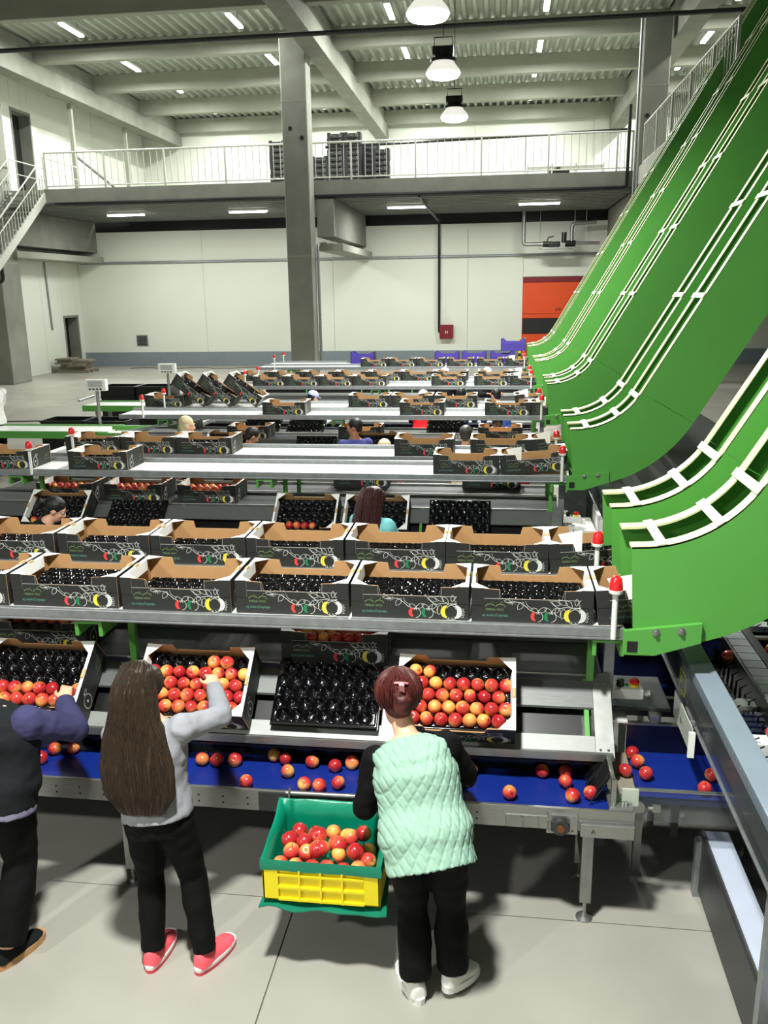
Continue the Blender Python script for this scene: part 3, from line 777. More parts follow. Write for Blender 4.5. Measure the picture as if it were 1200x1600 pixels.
def crate_template():
    r = thing('fruit_crate', 'template', 'crate', (0, 0, 0))
    hx, hy = CL / 2, CW / 2
    prof = [(-hx, 0), (hx, 0), (hx, CSH), (hx - SHO, CSH - .008), (hx - SHO - .012, CLO), (-hx + SHO + .012, CLO), (-hx + SHO, CSH - .008), (-hx, CSH)]
    mb = MB()
    for y, out in ((-hy, 0), (hy, 1)):
        a, b = (y, y + CT) if out == 0 else (y - CT, y)
        n = len(prof)
        v = [(u, a, q) for u, q in prof] + [(u, b, q) for u, q in prof]
        lowf = (2, 3, 4, 5, 6)
        mb.add(v, [tuple(range(n))], 0 if out == 0 else 1); mb.add(v, [tuple(range(n, 2 * n))[::-1]], 1 if out == 0 else 0)
        mb.add(v, [(i, (i + 1) % n, n + (i + 1) % n, n + i) for i in range(n)], 1)
    for s in (-1, 1):
        x0, x1 = (s * hx, s * (hx - CT)) if s < 0 else (hx - CT, hx)
        y0, y1 = -hy + CT, hy - CT
        v = [(x, y, z) for x in sorted((x0, x1)) for y in (y0, y1) for z in (0, CSH)]
        xs_ = sorted((x0, x1))
        o0 = [(xs_[0], y0, 0), (xs_[0], y1, 0), (xs_[0], y1, CSH), (xs_[0], y0, CSH)]
        o1 = [(xs_[1], y0, 0), (xs_[1], y1, 0), (xs_[1], y1, CSH), (xs_[1], y0, CSH)]
        mb.add(o0, [(0, 1, 2, 3)], 0 if s < 0 else 1); mb.add(o1, [(0, 1, 2, 3)], 0 if s > 0 else 1)
        mb.add(o0 + o1, [(0, 1, 5, 4), (2, 3, 7, 6)], 1)
    mb.box(-hx + CT, hx - CT, -hy + CT, hy - CT, .002, .008, 1)
    mb.build('crate_body', [M['card'], M['kraft']], r, recalc=False)
    # corner overlays folded onto the long sides
    for s in (-1, 1):
        for yy in (-1, 1):
            xa, xb = sorted((s * hx, s * (hx - .062)))
            ya, yb = sorted((yy * hy, yy * (hy + .0025)))
            MB().box(xa, xb, ya, yb, .092, CSH).build('corner_flap', M['card'], r)
    for s in (-1, 1):
        z = CSH + .001; q = MB(); X_ = lambda d: s * (hx - d)
        top = [(X_(0), -hy, z), (X_(0), hy, z), (X_(.018), hy - .07, z), (X_(.026), hy - .085, z - .058), (X_(.026), -hy + .085, z - .058), (X_(.018), -hy + .07, z)]
        q.add(top + [(x, y, zz - .003) for x, y, zz in top], [(0, 1, 2, 5), (5, 2, 3, 4), (6, 11, 8, 7), (11, 10, 9, 8)] + [(i, 6 + i, 6 + (i + 1) % 6, (i + 1) % 6) for i in range(6)])
        for e in (-1, 1):
            tr_ = [(X_(0), e * hy, z), (X_(.088), e * (hy - .004), z - .004), (X_(.018), e * (hy - .075), z)]
            q.add(tr_ + [(x, y, zz - .0025) for x, y, zz in tr_], [(0, 1, 2), (3, 5, 4), (0, 3, 4, 1), (1, 4, 5, 2), (2, 5, 3, 0)])
        q.build('end_flap', M['board_white'], r)['kind'] = 'stuff'
        MB().box(s * (hx - .010) - .008, s * (hx - .010) + .008, -.026, .026, CSH - .004, CSH + .010).build('locking_tab', M['kraft_pale'], r, bev=.003)
    # printing
    pr = MB()
    fy = -hy - .0008
    def S(pts, wd, m=0, face='f', k=0):
        """stroke: a flat ribbon printed along a 2-D line on the long side (f) or on the end (e)"""
        n = len(pts); L = []; Rr = []
        for i, (u, q) in enumerate(pts):
            a, b = pts[max(i - 1, 0)], pts[min(i + 1, n - 1)]
            dx, dz = b[0] - a[0], b[1] - a[1]; d = math.hypot(dx, dz) or 1
            ww = wd * (1 if 0 < i < n - 1 else .55) / 2
            L.append((u - dz / d * ww, q + dx / d * ww)); Rr.append((u + dz / d * ww, q - dx / d * ww))
        F([*L, *Rr[::-1]], m, face, [(i, 2 * n - 1 - i, 2 * n - 2 - i, i + 1) for i in range(n - 1)])
    def F(poly, m=0, face='f', faces=None):
        if face == 'f':
            v = [(-hx + u, fy, q) for u, q in poly]
        elif face == 'b':
            v = [(hx - u, hy + .0008, q) for u, q in poly]
        else:
            v = [(hx + .0008, -hy + u, q) for u, q in poly]
        pr.add(v, faces or [tuple(range(len(poly)))], m)
    def arc(cx, cz, rx, rz, a0, a1, n=12):
        return [(cx + rx * math.cos(a0 + (a1 - a0) * i / n), cz + rz * math.sin(a0 + (a1 - a0) * i / n)) for i in range(n + 1)]
    def leaf(x, z, ln, wd, ang, m=0, wdt=.0018):
        c, s_ = math.cos(ang), math.sin(ang)
        top = [(ln * t / 8, wd * math.sin(PI * t / 8)) for t in range(9)]
        for sg in (1, -1):
            S([(x + a * c - sg * b * s_, z + a * s_ + sg * b * c) for a, b in top], wdt, m)
    def crescent(cx, cz, r, wd, m, flip=1):
        o_ = arc(cx, cz, r * .8, r, PI * .55 if flip > 0 else PI * .45, PI * 1.45 if flip > 0 else -PI * .45, 10)
        i_ = arc(cx + flip * wd, cz, r * .55, r * .92, PI * 1.4 if flip > 0 else -PI * .4, PI * .6 if flip > 0 else PI * .4, 10)
        F(o_ + i_, m)
    def text(tx, size, x, z, m, face='f'):
        v, f = text_mesh(tx, size)
        F([(x + a, z + b) for a, b, _ in v], m, face, f)
    # 0 white 1 logo 2 teal 3 red 4 green 5 yellow
    S(arc(.095, .082, .024, .017, PI * .95, PI * .1), .0028, 1); S(arc(.148, .082, .024, .017, PI * .95, 0), .0028, 1)
    S([(.108, .104), (.104, .113)], .002, 1); S([(.146, .103), (.154, .111), (.156, .118)], .002, 1)
    text('VERDA VIVO', .0165, .071, .064, 1)
    text('AJ AGROČAJNIJA', .0175, .055, .031, 2)
    # blossom and stems
    for i in range(9):
        a = i * 2 * PI / 9; S([(.205, .11), (.205 + .022 * math.cos(a), .11 + .014 * math.sin(a))], .0028 if i % 2 else .0016)
    leaf(.165, .118, .04, .008, -.1); leaf(.235, .072, .05, .013, .95)
    S([(.215, .115), (.25, .11), (.275, .092), (.30, .07), (.33, .058)], .0026)
    S([(.275, .118), (.285, .095), (.315, .075)], .0018)
    for cx, m in ((.335, 3), (.402, 4)):
        crescent(cx - .012, .038, .026, .012, m)
        S(arc(cx, .036, .03, .028, -PI * .45, PI * .5), .0022)
        for i in range(5):
            a = .3 + i * 1.2; S([(cx + .006, .058), (cx + .006 + .014 * math.cos(a), .058 + .009 * math.sin(a))], .004)
        S([(cx + .004, .058), (cx + .008, .075)], .003)
        leaf(cx - .03, .082, .042, .012, -.55); leaf(cx + .006, .062, .05, .012, .5)
    S([(.395, .125), (.42, .10), (.445, .085), (.48, .092), (.515, .09)], .0026)
    for (x, z, ln, wd, an) in ((.43, .088, .055, .015, -1.2), (.47, .085, .058, .014, -1.75), (.405, .122, .05, .011, -.4), (.44, .13, .055, .012, -.5), (.475, .128, .05, .012, -.75), (.53, .10, .04, .009, 1.5), (.545, .10, .04, .008, 1.2)):
        leaf(x, z, ln, wd, an)
    crescent(.497, .046, .034, .014, 5)
    crescent(.552, .046, .036, .016, 0, -1)
    S(arc(.525, .046, .042, .045, 0, 2 * PI, 22), .002); S(arc(.525, .05, .026, .032, .3, 2.7), .0024)
    S([(.52, .088), (.545, .09), (.585, .106)], .0055); S([(.54, .09), (.56, .082)], .003)
    for i in range(7):
        a = PI + i * PI / 6; S([(.525 + .026 * math.cos(a), .03 + .016 * math.sin(a)), (.525 + .042 * math.cos(a + .2), .03 + .026 * math.sin(a + .2))], .0034)
    for i in range(4): leaf(.565, .05 - i * .006, .03, .006, .5 - i * .35, 0, .0014)
    # end print: cut apple outline, small emblem lines
    S(arc(.095, .06, .038, .05, PI * .55, PI * 2.45, 22), .004, 0, 'e')
    S([(.095, .102), (.105, .122), (.10, .135)], .004, 0, 'e'); S(arc(.122, .122, .018, .01, 0, 2 * PI, 12), .003, 0, 'e')
    F([(.095 + .008 * math.cos(i * 1.047), .062 + .011 * math.sin(i * 1.047)) for i in range(6)], 0, 'e')
    S(arc(.30, .092, .02, .013, PI, 0), .002, 1, 'e'); S(arc(.345, .092, .02, .013, PI, 0), .002, 1, 'e')
    text('VERDA VIVO', .0135, .275, .076, 1, 'e'); text('AJ AGROČAJNIJA', .0155, .255, .046, 2, 'e')
    # crease lines
    S([(.064, CLO + .001), (CL - .064, CLO + .001)], .0028, 0); S([(.062, .092), (.004, .092)], .0016); S([(.062, .092), (.062, CSH)], .0014)
    S([(CL - .004, .092), (CL - .062, .092)], .0014); S([(SHO - .001, CLO), (SHO - .003, CSH - .008)], .0016); S([(CL - SHO + .002, CLO), (CL - SHO + .004, CSH - .008)], .0016)
    pr.build('print', [M['ink_white'], M['ink_logo'], M['ink_teal'], M['ink_red'], M['ink_green'], M['ink_yellow']], r, recalc=False)['kind'] = 'stuff'
    return r

TP, TQ = .0735, .0665      # cell pitch along and across
def cells():
    out = []
    for j in range(5):
        n = 8 if j % 2 else 7
        for i in range(n):
            out.append(((i - (n - 1) / 2) * TP, (j - 2) * TQ, j, i))
    return out
CELLS = cells()
def tray_mesh(nx, ny):
    W2, D2 = .293, .186
    mb = MB(); RR = .0355
    v = []; f = []
    for b in range(ny + 1):
        for a in range(nx + 1):
            x = -W2 + 2 * W2 * a / nx; y = -D2 + 2 * D2 * b / ny
            z = 0.0
            best = min(CELLS, key=lambda c: (c[0] - x) ** 2 + (c[1] - y) ** 2)
            d = math.hypot(best[0] - x, best[1] - y)
            if d < RR:
                t = d / RR
                z = -.032 * (1 - t ** 2.6)
                if t < .55:
                    an = math.atan2(y - best[1], x - best[0])
                    z += .0045 * math.cos(7 * an) * (t / .55) * (1 - t / .55) * 3 + .004 * (1 - t / .55)
            else:
                z = .004 * min(1, (d - RR) / .006)
                if y - best[1] > .02: z += .004
            e = min(x + W2, W2 - x, y + D2, D2 - y)
            if e < .004: z = -.028
            elif e < .012: z = min(z, .0) - .001
            v.append((x, y, z))
    for b in range(ny):
        for a in range(nx):
            i = b * (nx + 1) + a
            f.append((i, i + 1, i + nx + 2, i + nx + 1))
    mb.add(v, f)
    # underside sheet so that the tray has body
    mb.box(-W2 + .004, W2 - .004, -D2 + .004, D2 - .004, -.036, -.033)
    return mb.mesh('tray', M['tray'], smooth=True, recalc=False, angle=60)
TRAY_HI = tray_mesh(150, 96); TRAY_LO = tray_mesh(76, 48)
def tray(loc, rot, label, hi=False, group='moulded trays in the crates'):
    o = bpy.data.objects.new('fruit_tray', TRAY_HI if hi else TRAY_LO)
    COL.objects.link(o); o.location = loc; o.rotation_euler = rot
    return tag(o, label, 'tray', group)

CRATE0 = crate_template()
_first = [True]
def crate(loc, rot, label, group):
    if _first[0]:
        _first[0] = False
        CRATE0.location = loc; CRATE0.rotation_euler = rot; CRATE0['label'] = label; CRATE0['group'] = group
        for ch in CRATE0.children: ch.location = (0, 0, 0)
        return CRATE0
    return copy_tree(CRATE0, loc, rot, label, group)

def put(xl, yf, z, label, group, tr=True, tilt=0.0, hi=False, tz=.108, yaw=0.0, slant=0.0, spot=''):
    """crate whose lower front left corner is at (xl, yf, z); tilt raises its right end, slant its back"""
    if slant:
        loc = Vector((xl + CL / 2, yf + CW / 2 * math.cos(slant), z + CW / 2 * math.sin(slant))); rot = (slant, 0, 0)
    elif tilt:
        loc = Vector((xl + CL / 2 * math.cos(tilt), yf + CW / 2, z + abs(CL / 2 * math.sin(tilt)))); rot = (0, -tilt, 0)
    else:
        loc = Vector((xl + CL / 2, yf + CW / 2, z)); rot = (0, 0, yaw)
    c = crate(loc, rot, label, group)
    Rm = c.rotation_euler.to_matrix()
    if tr:
        tray(loc + Rm @ Vector((0, 0, tz)), rot, 'black moulded tray lying in the ' + spot, hi)
    return c, loc, Rm

def raised_flap(c):
    hy = CW / 2
    v = [(-.20, -hy + .03, CLO - .01), (-.115, -hy + .03, CLO - .03), (-.10, -hy + .06, CSH + .055), (-.245, -hy + .06, CSH + .04)]
    q = MB().add(v + [(x, y + .003, z) for x, y, z in v], [(0, 1, 2, 3), (7, 6, 5, 4), (0, 4, 5, 1), (1, 5, 6, 2), (2, 6, 7, 3), (3, 7, 4, 0)]).build('raised_flap', M['board_white'])
    q.parent = c
def row(k, back, lefts, spec=None):
    y = (YK if back else YF)[k]; side = 'back' if back else 'front'
    for i, x in enumerate(lefts):
        last = isinstance(x, tuple)
        tl = x[1] if last else 0
        xx = x[0] if last else x
        spot = 'crate %s from left, %s track, %s line' % (ORD[i], side, NAME[k])
        c_, l_, R_ = put(xx, y + RND.uniform(0, .012), 1.437, 'black printed card crate, ' + spot[6:], 'crates on the raised tracks', True, tilt=tl, hi=(k == 0), tz=RND.choice((.048, .054, .06, .074, .092)), spot=spot)
        if last: raised_flap(c_)
row(0, False, [-3.29, -2.65, -2.01, -1.37, -.74, -.11, (.535, .10)])
row(0, True, [-3.44, -2.80, -2.17, -1.54, -.91, -.29, (.34, .09)])
row(1, False, [-5.21, -4.20, -.58, (.05, .08), (.68, .16)][:4])
row(1, True, [-4.67, -4.04, -3.42 - .41, -1.05, -.26, (.37, .12)][:2] + [-3.41, -1.05, -.26, (.37, .12)])
row(2, False, [-3.28, -1.33, -.16, (.47, .06)])
row(2, True, [-5.36, -2.19, -1.55, -.90, (.28, .16)])
row(3, False, [-4.50, -3.87, -3.24, -2.61, -1.18, -.41, (.23, .05)])
row(3, True, [-5.0, -4.37, -3.72, -3.08, -2.44, -1.81, -1.17, -.36, (.27, .05)])
row(4, False, [-3.11, -2.46, -1.81, -1.14, -.46, (.19, .04)])
# three crates leaning on one another on the third line's back track
for i, (x, a) in enumerate(((-4.98, 0), (-4.57, 0), (-4.16, 0))):
    an = math.radians(36)
    loc = Vector((x + CL / 2 * math.cos(an) + .05, YK[2] + .21, 1.437 + CL / 2 * math.sin(an) + .0)); rot = (0, an, 0)
    crate(loc, rot, 'black crate tilted with its left end up, %s of three leaning in a row' % ('left', 'middle', 'right')[i], 'three leaning crates')
    Rm = Matrix.Rotation(an, 3, 'Y')
    tray(loc + Rm @ Vector((0, 0, .11)), rot, 'black moulded tray in the %s one of three leaning crates' % ('left', 'middle', 'right')[i])

# sloped crates, trays and filled crates -----------------------------------------
def apple_mesh(seg=18):
    prof = []
    n = 12
    for i in range(n + 1):
        t = i / n; a = PI * t
        r = .0375 * math.sin(a) * (1 + .07 * math.cos(a)); z = -.0355 * math.cos(a)
        if t > .84: z -= .010 * ((t - .84) / .16) ** 1.5
        if t < .10: z += .005 * (1 - t / .10)
        prof.append((max(r, .0006), z))
    rings = [[(r * (1 + .03 * math.cos(3 * 2 * PI * k / seg)) * math.cos(2 * PI * k / seg), r * math.sin(2 * PI * k / seg), z) for k in range(seg)] for r, z in prof]
    return MB().loft(rings).mesh('apple', M['apple'], smooth=True, angle=80)
APPLE = apple_mesh()
STEM = MB().tube([(0, 0, .024), (.001, 0, .034), (.005, .001, .043)], [.0016, .0014, .002], 5).mesh('stem', M['brown_stem'])
N_APPLE = [0]
def apple(loc, label, group, s=1.0, rot=None, stem=True):
    o = bpy.data.objects.new('apple', APPLE); COL.objects.link(o)
    o.location = loc
    o.rotation_euler = rot or (RND.uniform(-1.2, 1.2), RND.uniform(-1.2, 1.2), RND.uniform(0, 6.28))
    s *= RND.uniform(.95, 1.04); o.scale = (s, s, s)
    tag(o, label, 'apple', group)
    if stem:
        q = bpy.data.objects.new('stem', STEM); COL.objects.link(q); q.parent = o
    N_APPLE[0] += 1
    return o
def fill(loc, Rm, tz, skip, where, group, stem=True, rows=range(5)):
    for (cx, cy, j, i) in CELLS:
        if j not in rows or (j, i) in skip: continue
        p = loc + Rm @ Vector((cx, cy, tz + .012))
        apple(p, 'apple %s from left in row %s from the front, %s' % (ORD[i], ('one', 'two', 'three', 'four', 'five')[j], where), group, stem=stem)

G = 'crates on the sloped stands'
YS, ZS = 4.055, .822
c, loc, Rm = put(-2.83, YS, ZS, 'sloped black crate with a part filled tray before the man at the left edge', G, True, slant=T40, hi=True, spot='sloped crate before the man at left edge')
fill(loc, Rm, .108, [(1, 6)], 'sloped crate at left edge', 'apples in the sloped crate at left', rows=(0, 1))
c, loc, Rm = put(-1.905, YS, ZS, 'sloped black crate being filled by the long haired girl', G, True, slant=T40, hi=True, spot='sloped crate before the long haired girl')
fill(loc, Rm, .108, [(4, 0), (4, 1), (4, 2), (4, 6), (4, 3)], 'crate before the girl', 'apples in the crate before the girl')
c, loc, Rm = put(-.49, YS, ZS, 'sloped black crate nearly full, before the woman in the mint vest', G, True, slant=T40, hi=True, spot='sloped crate before the mint vest woman')
fill(loc, Rm, .108, [(4, 2), (4, 3), (4, 4), (4, 5), (4, 6)], 'crate before the mint vest', 'apples in the crate before the mint vest')
tray(Vector((-.885, YS + .2 * math.cos(T40) - .03, ZS + .2 * math.sin(T40) + .05)), (T40, 0, .0), 'empty black moulded tray lying bare on the sloped stand between girl and woman', True, 'loose trays on the stands')
# take-away crates, nearest line
c, loc, Rm = put(-1.20, 4.455, 1.051, 'filled crate on the take-away belt behind the bare tray', 'filled crates on take-away belts', True, hi=True, spot='filled crate behind the bare tray')
fill(loc, Rm, .108, [], 'crate behind bare tray', 'apples in the crate behind the bare tray', rows=(0, 1, 2, 3))
c, loc, Rm = put(-3.0, 4.455, 1.051, 'filled crate cut off by the left edge on the nearest take-away belt', 'filled crates on take-away belts', True, spot='filled crate at left edge, nearest take-away belt')
fill(loc, Rm, .108, [], 'take-away crate at left edge', 'apples in the take-away crate at left', rows=(2, 3))
for i, x in enumerate((-2.35, -1.55, -.72, -.02)):
    put(x, 5.01, 1.051, '%s printed crate on the rear take-away belt, nearest line, glimpsed under the track' % ORD[i], 'crates on the rear take-away belt', False)
# second line
o2 = YF[1] - 4.19
for i, (x, gx) in enumerate(((-4.72, 'left'), (-3.98, 'middle'), (-3.2, 'right'))):
    c, loc, Rm = put(x, 4.46 + o2, 1.051, 'filled crate on the take-away belt of the second line, %s of three' % gx, 'filled crates on take-away belts', True, spot='%s one of three filled crates, second line' % gx)
    fill(loc, Rm, .108, [], '%s crate of three, second line' % gx, 'apples in crates of the second line', False, rows=(0, 1, 2) if i else (1, 2))
for i, (x, lab) in enumerate(((-4.62, 'beside the ponytail'), (-2.1, 'left of the brown haired woman'), (-1.42, 'at the brown haired woman'))):
    c, loc, Rm = put(x, YS + o2, ZS, 'sloped black crate on the second line ' + lab, G, True, slant=T40, spot='sloped crate ' + lab + ', second line')
    for (cx, cy, j, q) in CELLS:
        if j == 0 and ((i == 0 and q < 3) or (i == 1 and 1 <= q < 5) or (i == 2 and q in (1, 2))):
            apple(loc + Rm @ Vector((cx, cy, .12)), 'apple %s from left in the sloped crate %s' % (ORD[q], lab), 'apples in sloped crates, second line', stem=False)
tray(Vector((-.62 + .29, YS + o2 + .16, ZS + .19)), (math.radians(55), 0, 0), 'empty black tray standing right of the brown haired woman, second line', False, 'loose trays on the stands')
tray(Vector((-3.55, YS + o2 + .15, ZS + .17)), (T40, 0, 0), 'empty black tray on the second stand, right of the ponytail', False, 'loose trays on the stands')
# third line pieces seen through the gaps
o3 = YF[2] - 4.19
for i, (x, lab) in enumerate(((-4.1, 'right of the blond woman'), (-1.95, 'before the man in navy hoodie'))):
    put(x, YS + o3, ZS, 'sloped black crate on the third line ' + lab, G, True, slant=T40, spot='sloped crate ' + lab + ', third line')
tray(Vector((-2.55, YS + o3 + .16, ZS + .18)), (T40, 0, 0), 'empty black tray on the third stand, right of the dark haired man', False, 'loose trays on the stands')
for i, (x, lab) in enumerate(((-3.9, 'behind the blond woman'), (-2.25, 'under the red and blue jacket'), (-.25, 'before the man in grey white'))):
    put(x, 4.46 + o3, 1.051, 'printed crate on the third take-away belt ' + lab, 'crates on the third take-away belt', False)
for i, (x, lab) in enumerate(((-1.75, 'left'), (-.35, 'right'))):
    put(x, YK[1] - .0 + .25, 1.051, 'printed crate glimpsed under the second line back track, %s one' % lab, 'crates glimpsed under the second line', False)
for i, x in enumerate((-3.6, -2.9, -.75)):
    tray(Vector((x, 12.75 + .1, 1.13)), (.4, 0, 0), 'black tray under the third line back track, %s from left' % ORD[i], False, 'trays under the third back track')
# apples on the picking belts
def belt_apples(pts, y0, lab, group, stem=True):
    for i, (x, y) in enumerate(sorted(pts)):
        apple((x, y, .625 + .034), 'apple %s from left on %s' % ((ORD + ['thirteenth', 'fourteenth', 'fifteenth', 'sixteenth', 'seventeenth', 'eighteenth', 'nineteenth', 'twentieth', 'twenty first', 'twenty second', 'twenty third', 'twenty fourth', 'twenty fifth', 'twenty sixth', 'twenty seventh', 'twenty eighth'])[i], lab), group, rot=(RND.uniform(-1.5, 1.5), RND.uniform(-1.5, 1.5), RND.uniform(0, 6)), stem=stem)
belt_apples([(-1.55, 4.01), (-1.47, 4.01), (-1.37, 4.02), (-1.25, 3.82), (-1.1, 4.06), (-1.06, 3.94), (-.95, 4.05), (-.82, 4.02), (-.735, 4.06), (-.945, 3.83), (-.865, 3.825), (-.775, 3.86), (-.12, 3.96), (-.10, 4.055), (.1, 3.86), (.27, 4.08), (.39, 4.08), (.385, 3.995), (.41, 3.87), (-2.41, 4.03), (-2.44, 3.93), (-2.31, 4.05), (-1.17, 4.09), (-.655, 4.08), (.50, 3.9)], 0, 'the nearest blue belt', 'apples on the nearest picking belt')
belt_apples([(-2.56, 11.43), (-2.36, 11.45), (-2.24, 11.42), (-2.06, 11.47), (-1.75, 11.45), (-1.55, 11.5), (-1.08, 11.48), (-.87, 11.45), (-.76, 11.48), (.4, 11.44)], 0, 'the third blue belt', 'apples on the third picking belt', False)

# ---------------------------------------------------------------- yellow bin with green liner
bn = thing('lined_bin', 'yellow slatted crate with green liner hung on the belt beside the woman in mint', 'crate', (-.76, 3.5, .4))
x0, x1, y0, y1, z0, z1 = -1.035, -.485, 3.31, 3.70, .375, .585
mb = MB()
for xa, xb in ((x0, x0 + .075), (x1 - .075, x1)):
    mb.box(xa, xb, y0, y0 + .012, z0, z1 - .02)
for xa in (x0, x1 - .012):
    mb.box(xa, xa + .012, y0, y1, z0, z1 - .02)
mb.box(x0, x1, y1 - .012, y1, z0, z1 - .02).box(x0 + .075, x1 - .075, y0 + .010, y0 + .016, z0, z1 - .02).box(x0, x1, y0, y1, z0, z0 + .01)
mb.build('bin_body', M['yellow'], bn, bev=.003)
for z in (z0, z0 + .062, z0 + .128, z1 - .034):
    box_obj('slat', (x0 + .075, x1 - .075, y0 - .002, y0 + .010, z, z + .012), M['yellow'], bn)
for i in range(1, 4):
    x = x0 + .075 + (x1 - x0 - .15) * i / 4
    box_obj('rib', (x - .004, x + .004, y0 - .004, y0 + .010, z0, z1 - .02), M['yellow'], bn)
def liner():
    """Crumpled sheet: over the rim, down inside, and up to the hanging tube at the back."""
    n = 96; rows = []
    per = []
    for i in range(n):
        t = i / n * 4; s = t % 1
        if t < 1: p = (x0 + (x1 - x0) * s, y0)
        elif t < 2: p = (x1, y0 + (y1 - y0) * s)
        elif t < 3: p = (x1 - (x1 - x0) * s, y1)
        else: p = (x0, y1 - (y1 - y0) * s)
        per.append(p)
    cx, cy = (x0 + x1) / 2, (y0 + y1) / 2
    def ring(grow, z, back, amp, ph):
        out = []
        for i, (x, y) in enumerate(per):
            f = (y - y0) / (y1 - y0)
            nn = noise.noise((x * 7 + ph, y * 7, z * 5)) * amp
            gx = cx + (x - cx) * grow; gy = cy + (y - cy) * grow
            out.append((gx + nn, gy + nn * .7, z + back * f ** 1.5 + noise.noise((x * 9, y * 9 + ph, 3)) * amp * .6))
        return out
    R_ = [ring(1.03, z1 - .05, .0, .009, 1), ring(1.036, z1 - .02, .03, .010, 2), ring(1.02, z1 + .004, .065, .009, 3), ring(.955, z1 - .004, .068, .004, 4), ring(.90, z1 - .06, .05, .010, 5), ring(.87, z1 - .12, .0, .010, 6), ring(.84, z0 + .03, 0, .006, 7)]
    m_ = MB().loft(R_, cap=False); k_ = len(R_)
    m_.f.append(tuple(range((k_ - 1) * n, k_ * n))); m_.m.append(0)
    return m_
q = liner().build('liner', M['liner'], bn, smooth=True, angle=70)
mb = MB(); n = 14
v = [(x0 - .02 + (x1 - x0 + .05) * i / n, y0 - .02 + .01 * math.sin(i * 1.3), z0 - .035 + .008 * math.sin(i)) for i in range(n + 1)] + [(x0 + (x1 - x0) * i / n, y1, z0 - .01) for i in range(n + 1)]
mb.add(v + [(a, b, c + .006) for a, b, c in v], [(i, i + 1, n + 2 + i, n + 1 + i) for i in range(n)] + [(2 * n + 2 + i, 3 * n + 3 + i, 3 * n + 4 + i, 2 * n + 3 + i) for i in range(n)] + [(i, 2 * n + 2 + i, 2 * n + 3 + i, i + 1) for i in range(n)])
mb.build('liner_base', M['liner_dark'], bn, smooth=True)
for hx in (-1.0, -.52):
    MB().tube(rounded([(hx, y1, z1 + .02), (hx, y1 + .035, z1 + .085), (hx, y1 + .045, z1 + .10), (hx, y1 + .06, z1 + .07)], .02), .006, 6).build('hook', M['steel'], bn)
PILE = [[(-.98, 3.345), (-.90, 3.335), (-.82, 3.34), (-.74, 3.335), (-.66, 3.34), (-.58, 3.335)], [(-.94, 3.41), (-.86, 3.405), (-.78, 3.41), (-.69, 3.405), (-.61, 3.41), (-.54, 3.405)],
        [(-.97, 3.48), (-.89, 3.475), (-.81, 3.48), (-.72, 3.475), (-.64, 3.48), (-.555, 3.475)], [(-.93, 3.55), (-.84, 3.545), (-.75, 3.55), (-.67, 3.545), (-.59, 3.55)]]
for a, r_ in enumerate(PILE):
    for i, (x, y) in enumerate(r_):
        x = -.76 + (x + .76) * .92; y += .035
        apple((x, y, .515 + .018 * math.sin(3 * i + a) + .012 * a + (.03 if 1 <= i <= 4 and a in (1, 2) else 0)), 'apple %s from left, row %s from the front of the heap in the lined bin' % (ORD[i], ('one', 'two', 'three', 'four')[a]), 'apples heaped in the lined bin', s=1.06)
for i, (x, y, z) in enumerate(((-.80, 3.44, .565), (-.70, 3.47, .575), (-.62, 3.45, .56))):
    apple((x, y, z), 'apple on top of the heap in the lined bin, %s of three' % ('left', 'middle', 'right')[i], 'apples heaped in the lined bin', s=1.1)

# ---------------------------------------------------------------- cross conveyors and grader at right
cc = thing('cross_conveyor', 'short blue cross belt with clear side plates feeding the nearest line', 'conveyor', (1.2, 4.1, 0))
box_obj('belt', (.74, 2.3, 3.925, 4.38, .605, .63), M['belt_blue'], cc)
box_obj('side_plate', (.72, 2.3, 3.90, 3.915, .52, .685), M['plexi'], cc)
box_obj('top_trim', (.72, 2.3, 3.897, 3.918, .686, .694), M['steel'], cc)
box_obj('back_wall', (.74, 2.3, 4.385, 4.40, .6, .79), M['navy_plastic'], cc)
box_obj('back_trim', (.72, 2.3, 4.382, 4.412, .79, .80), M['steel'], cc)
box_obj('chute_lip', (.625, .735, 3.93, 4.36, .622, .632), M['wood_grey'], cc)
box_obj('corner_plate', (.62, .74, 4.38, 4.55, .80, .812), M['board_white'], cc)
MB().cyl((.735, 3.885, .60), (.735, 3.897, .60), .032, n=18).build('bearing', M['steel'], cc)
MB().tube([(.78, 3.885, .60), (.83, 3.885, .60)], .01, 6).box(.80, .84, 3.875, 3.895, .585, .62).build('tensioner', M['steel'], cc)
for x in (.95, 1.5): MB().lathe([(.012, 0), (.012, .008), (.003, .01)], 8, X=Matrix.Translation((x, 3.897, .57)) @ Matrix.Rotation(PI / 2, 4, 'X')).build('bolt', M['steel'], cc)
for x in (.80, 2.2): box_obj('leg', (x - .02, x + .02, 4.2, 4.24, 0, .605), M['steel_dull'], cc)
for i, (x, y) in enumerate(((.70, 4.12), (.76, 4.30), (.775, 4.215), (.80, 4.10), (1.07, 3.99), (1.13, 4.12), (1.27, 4.25), (1.33, 4.19), (1.26, 4.08))):
    apple((x, y, .668), 'apple %s from left on the short blue cross belt' % ORD[i], 'apples on the cross belt')
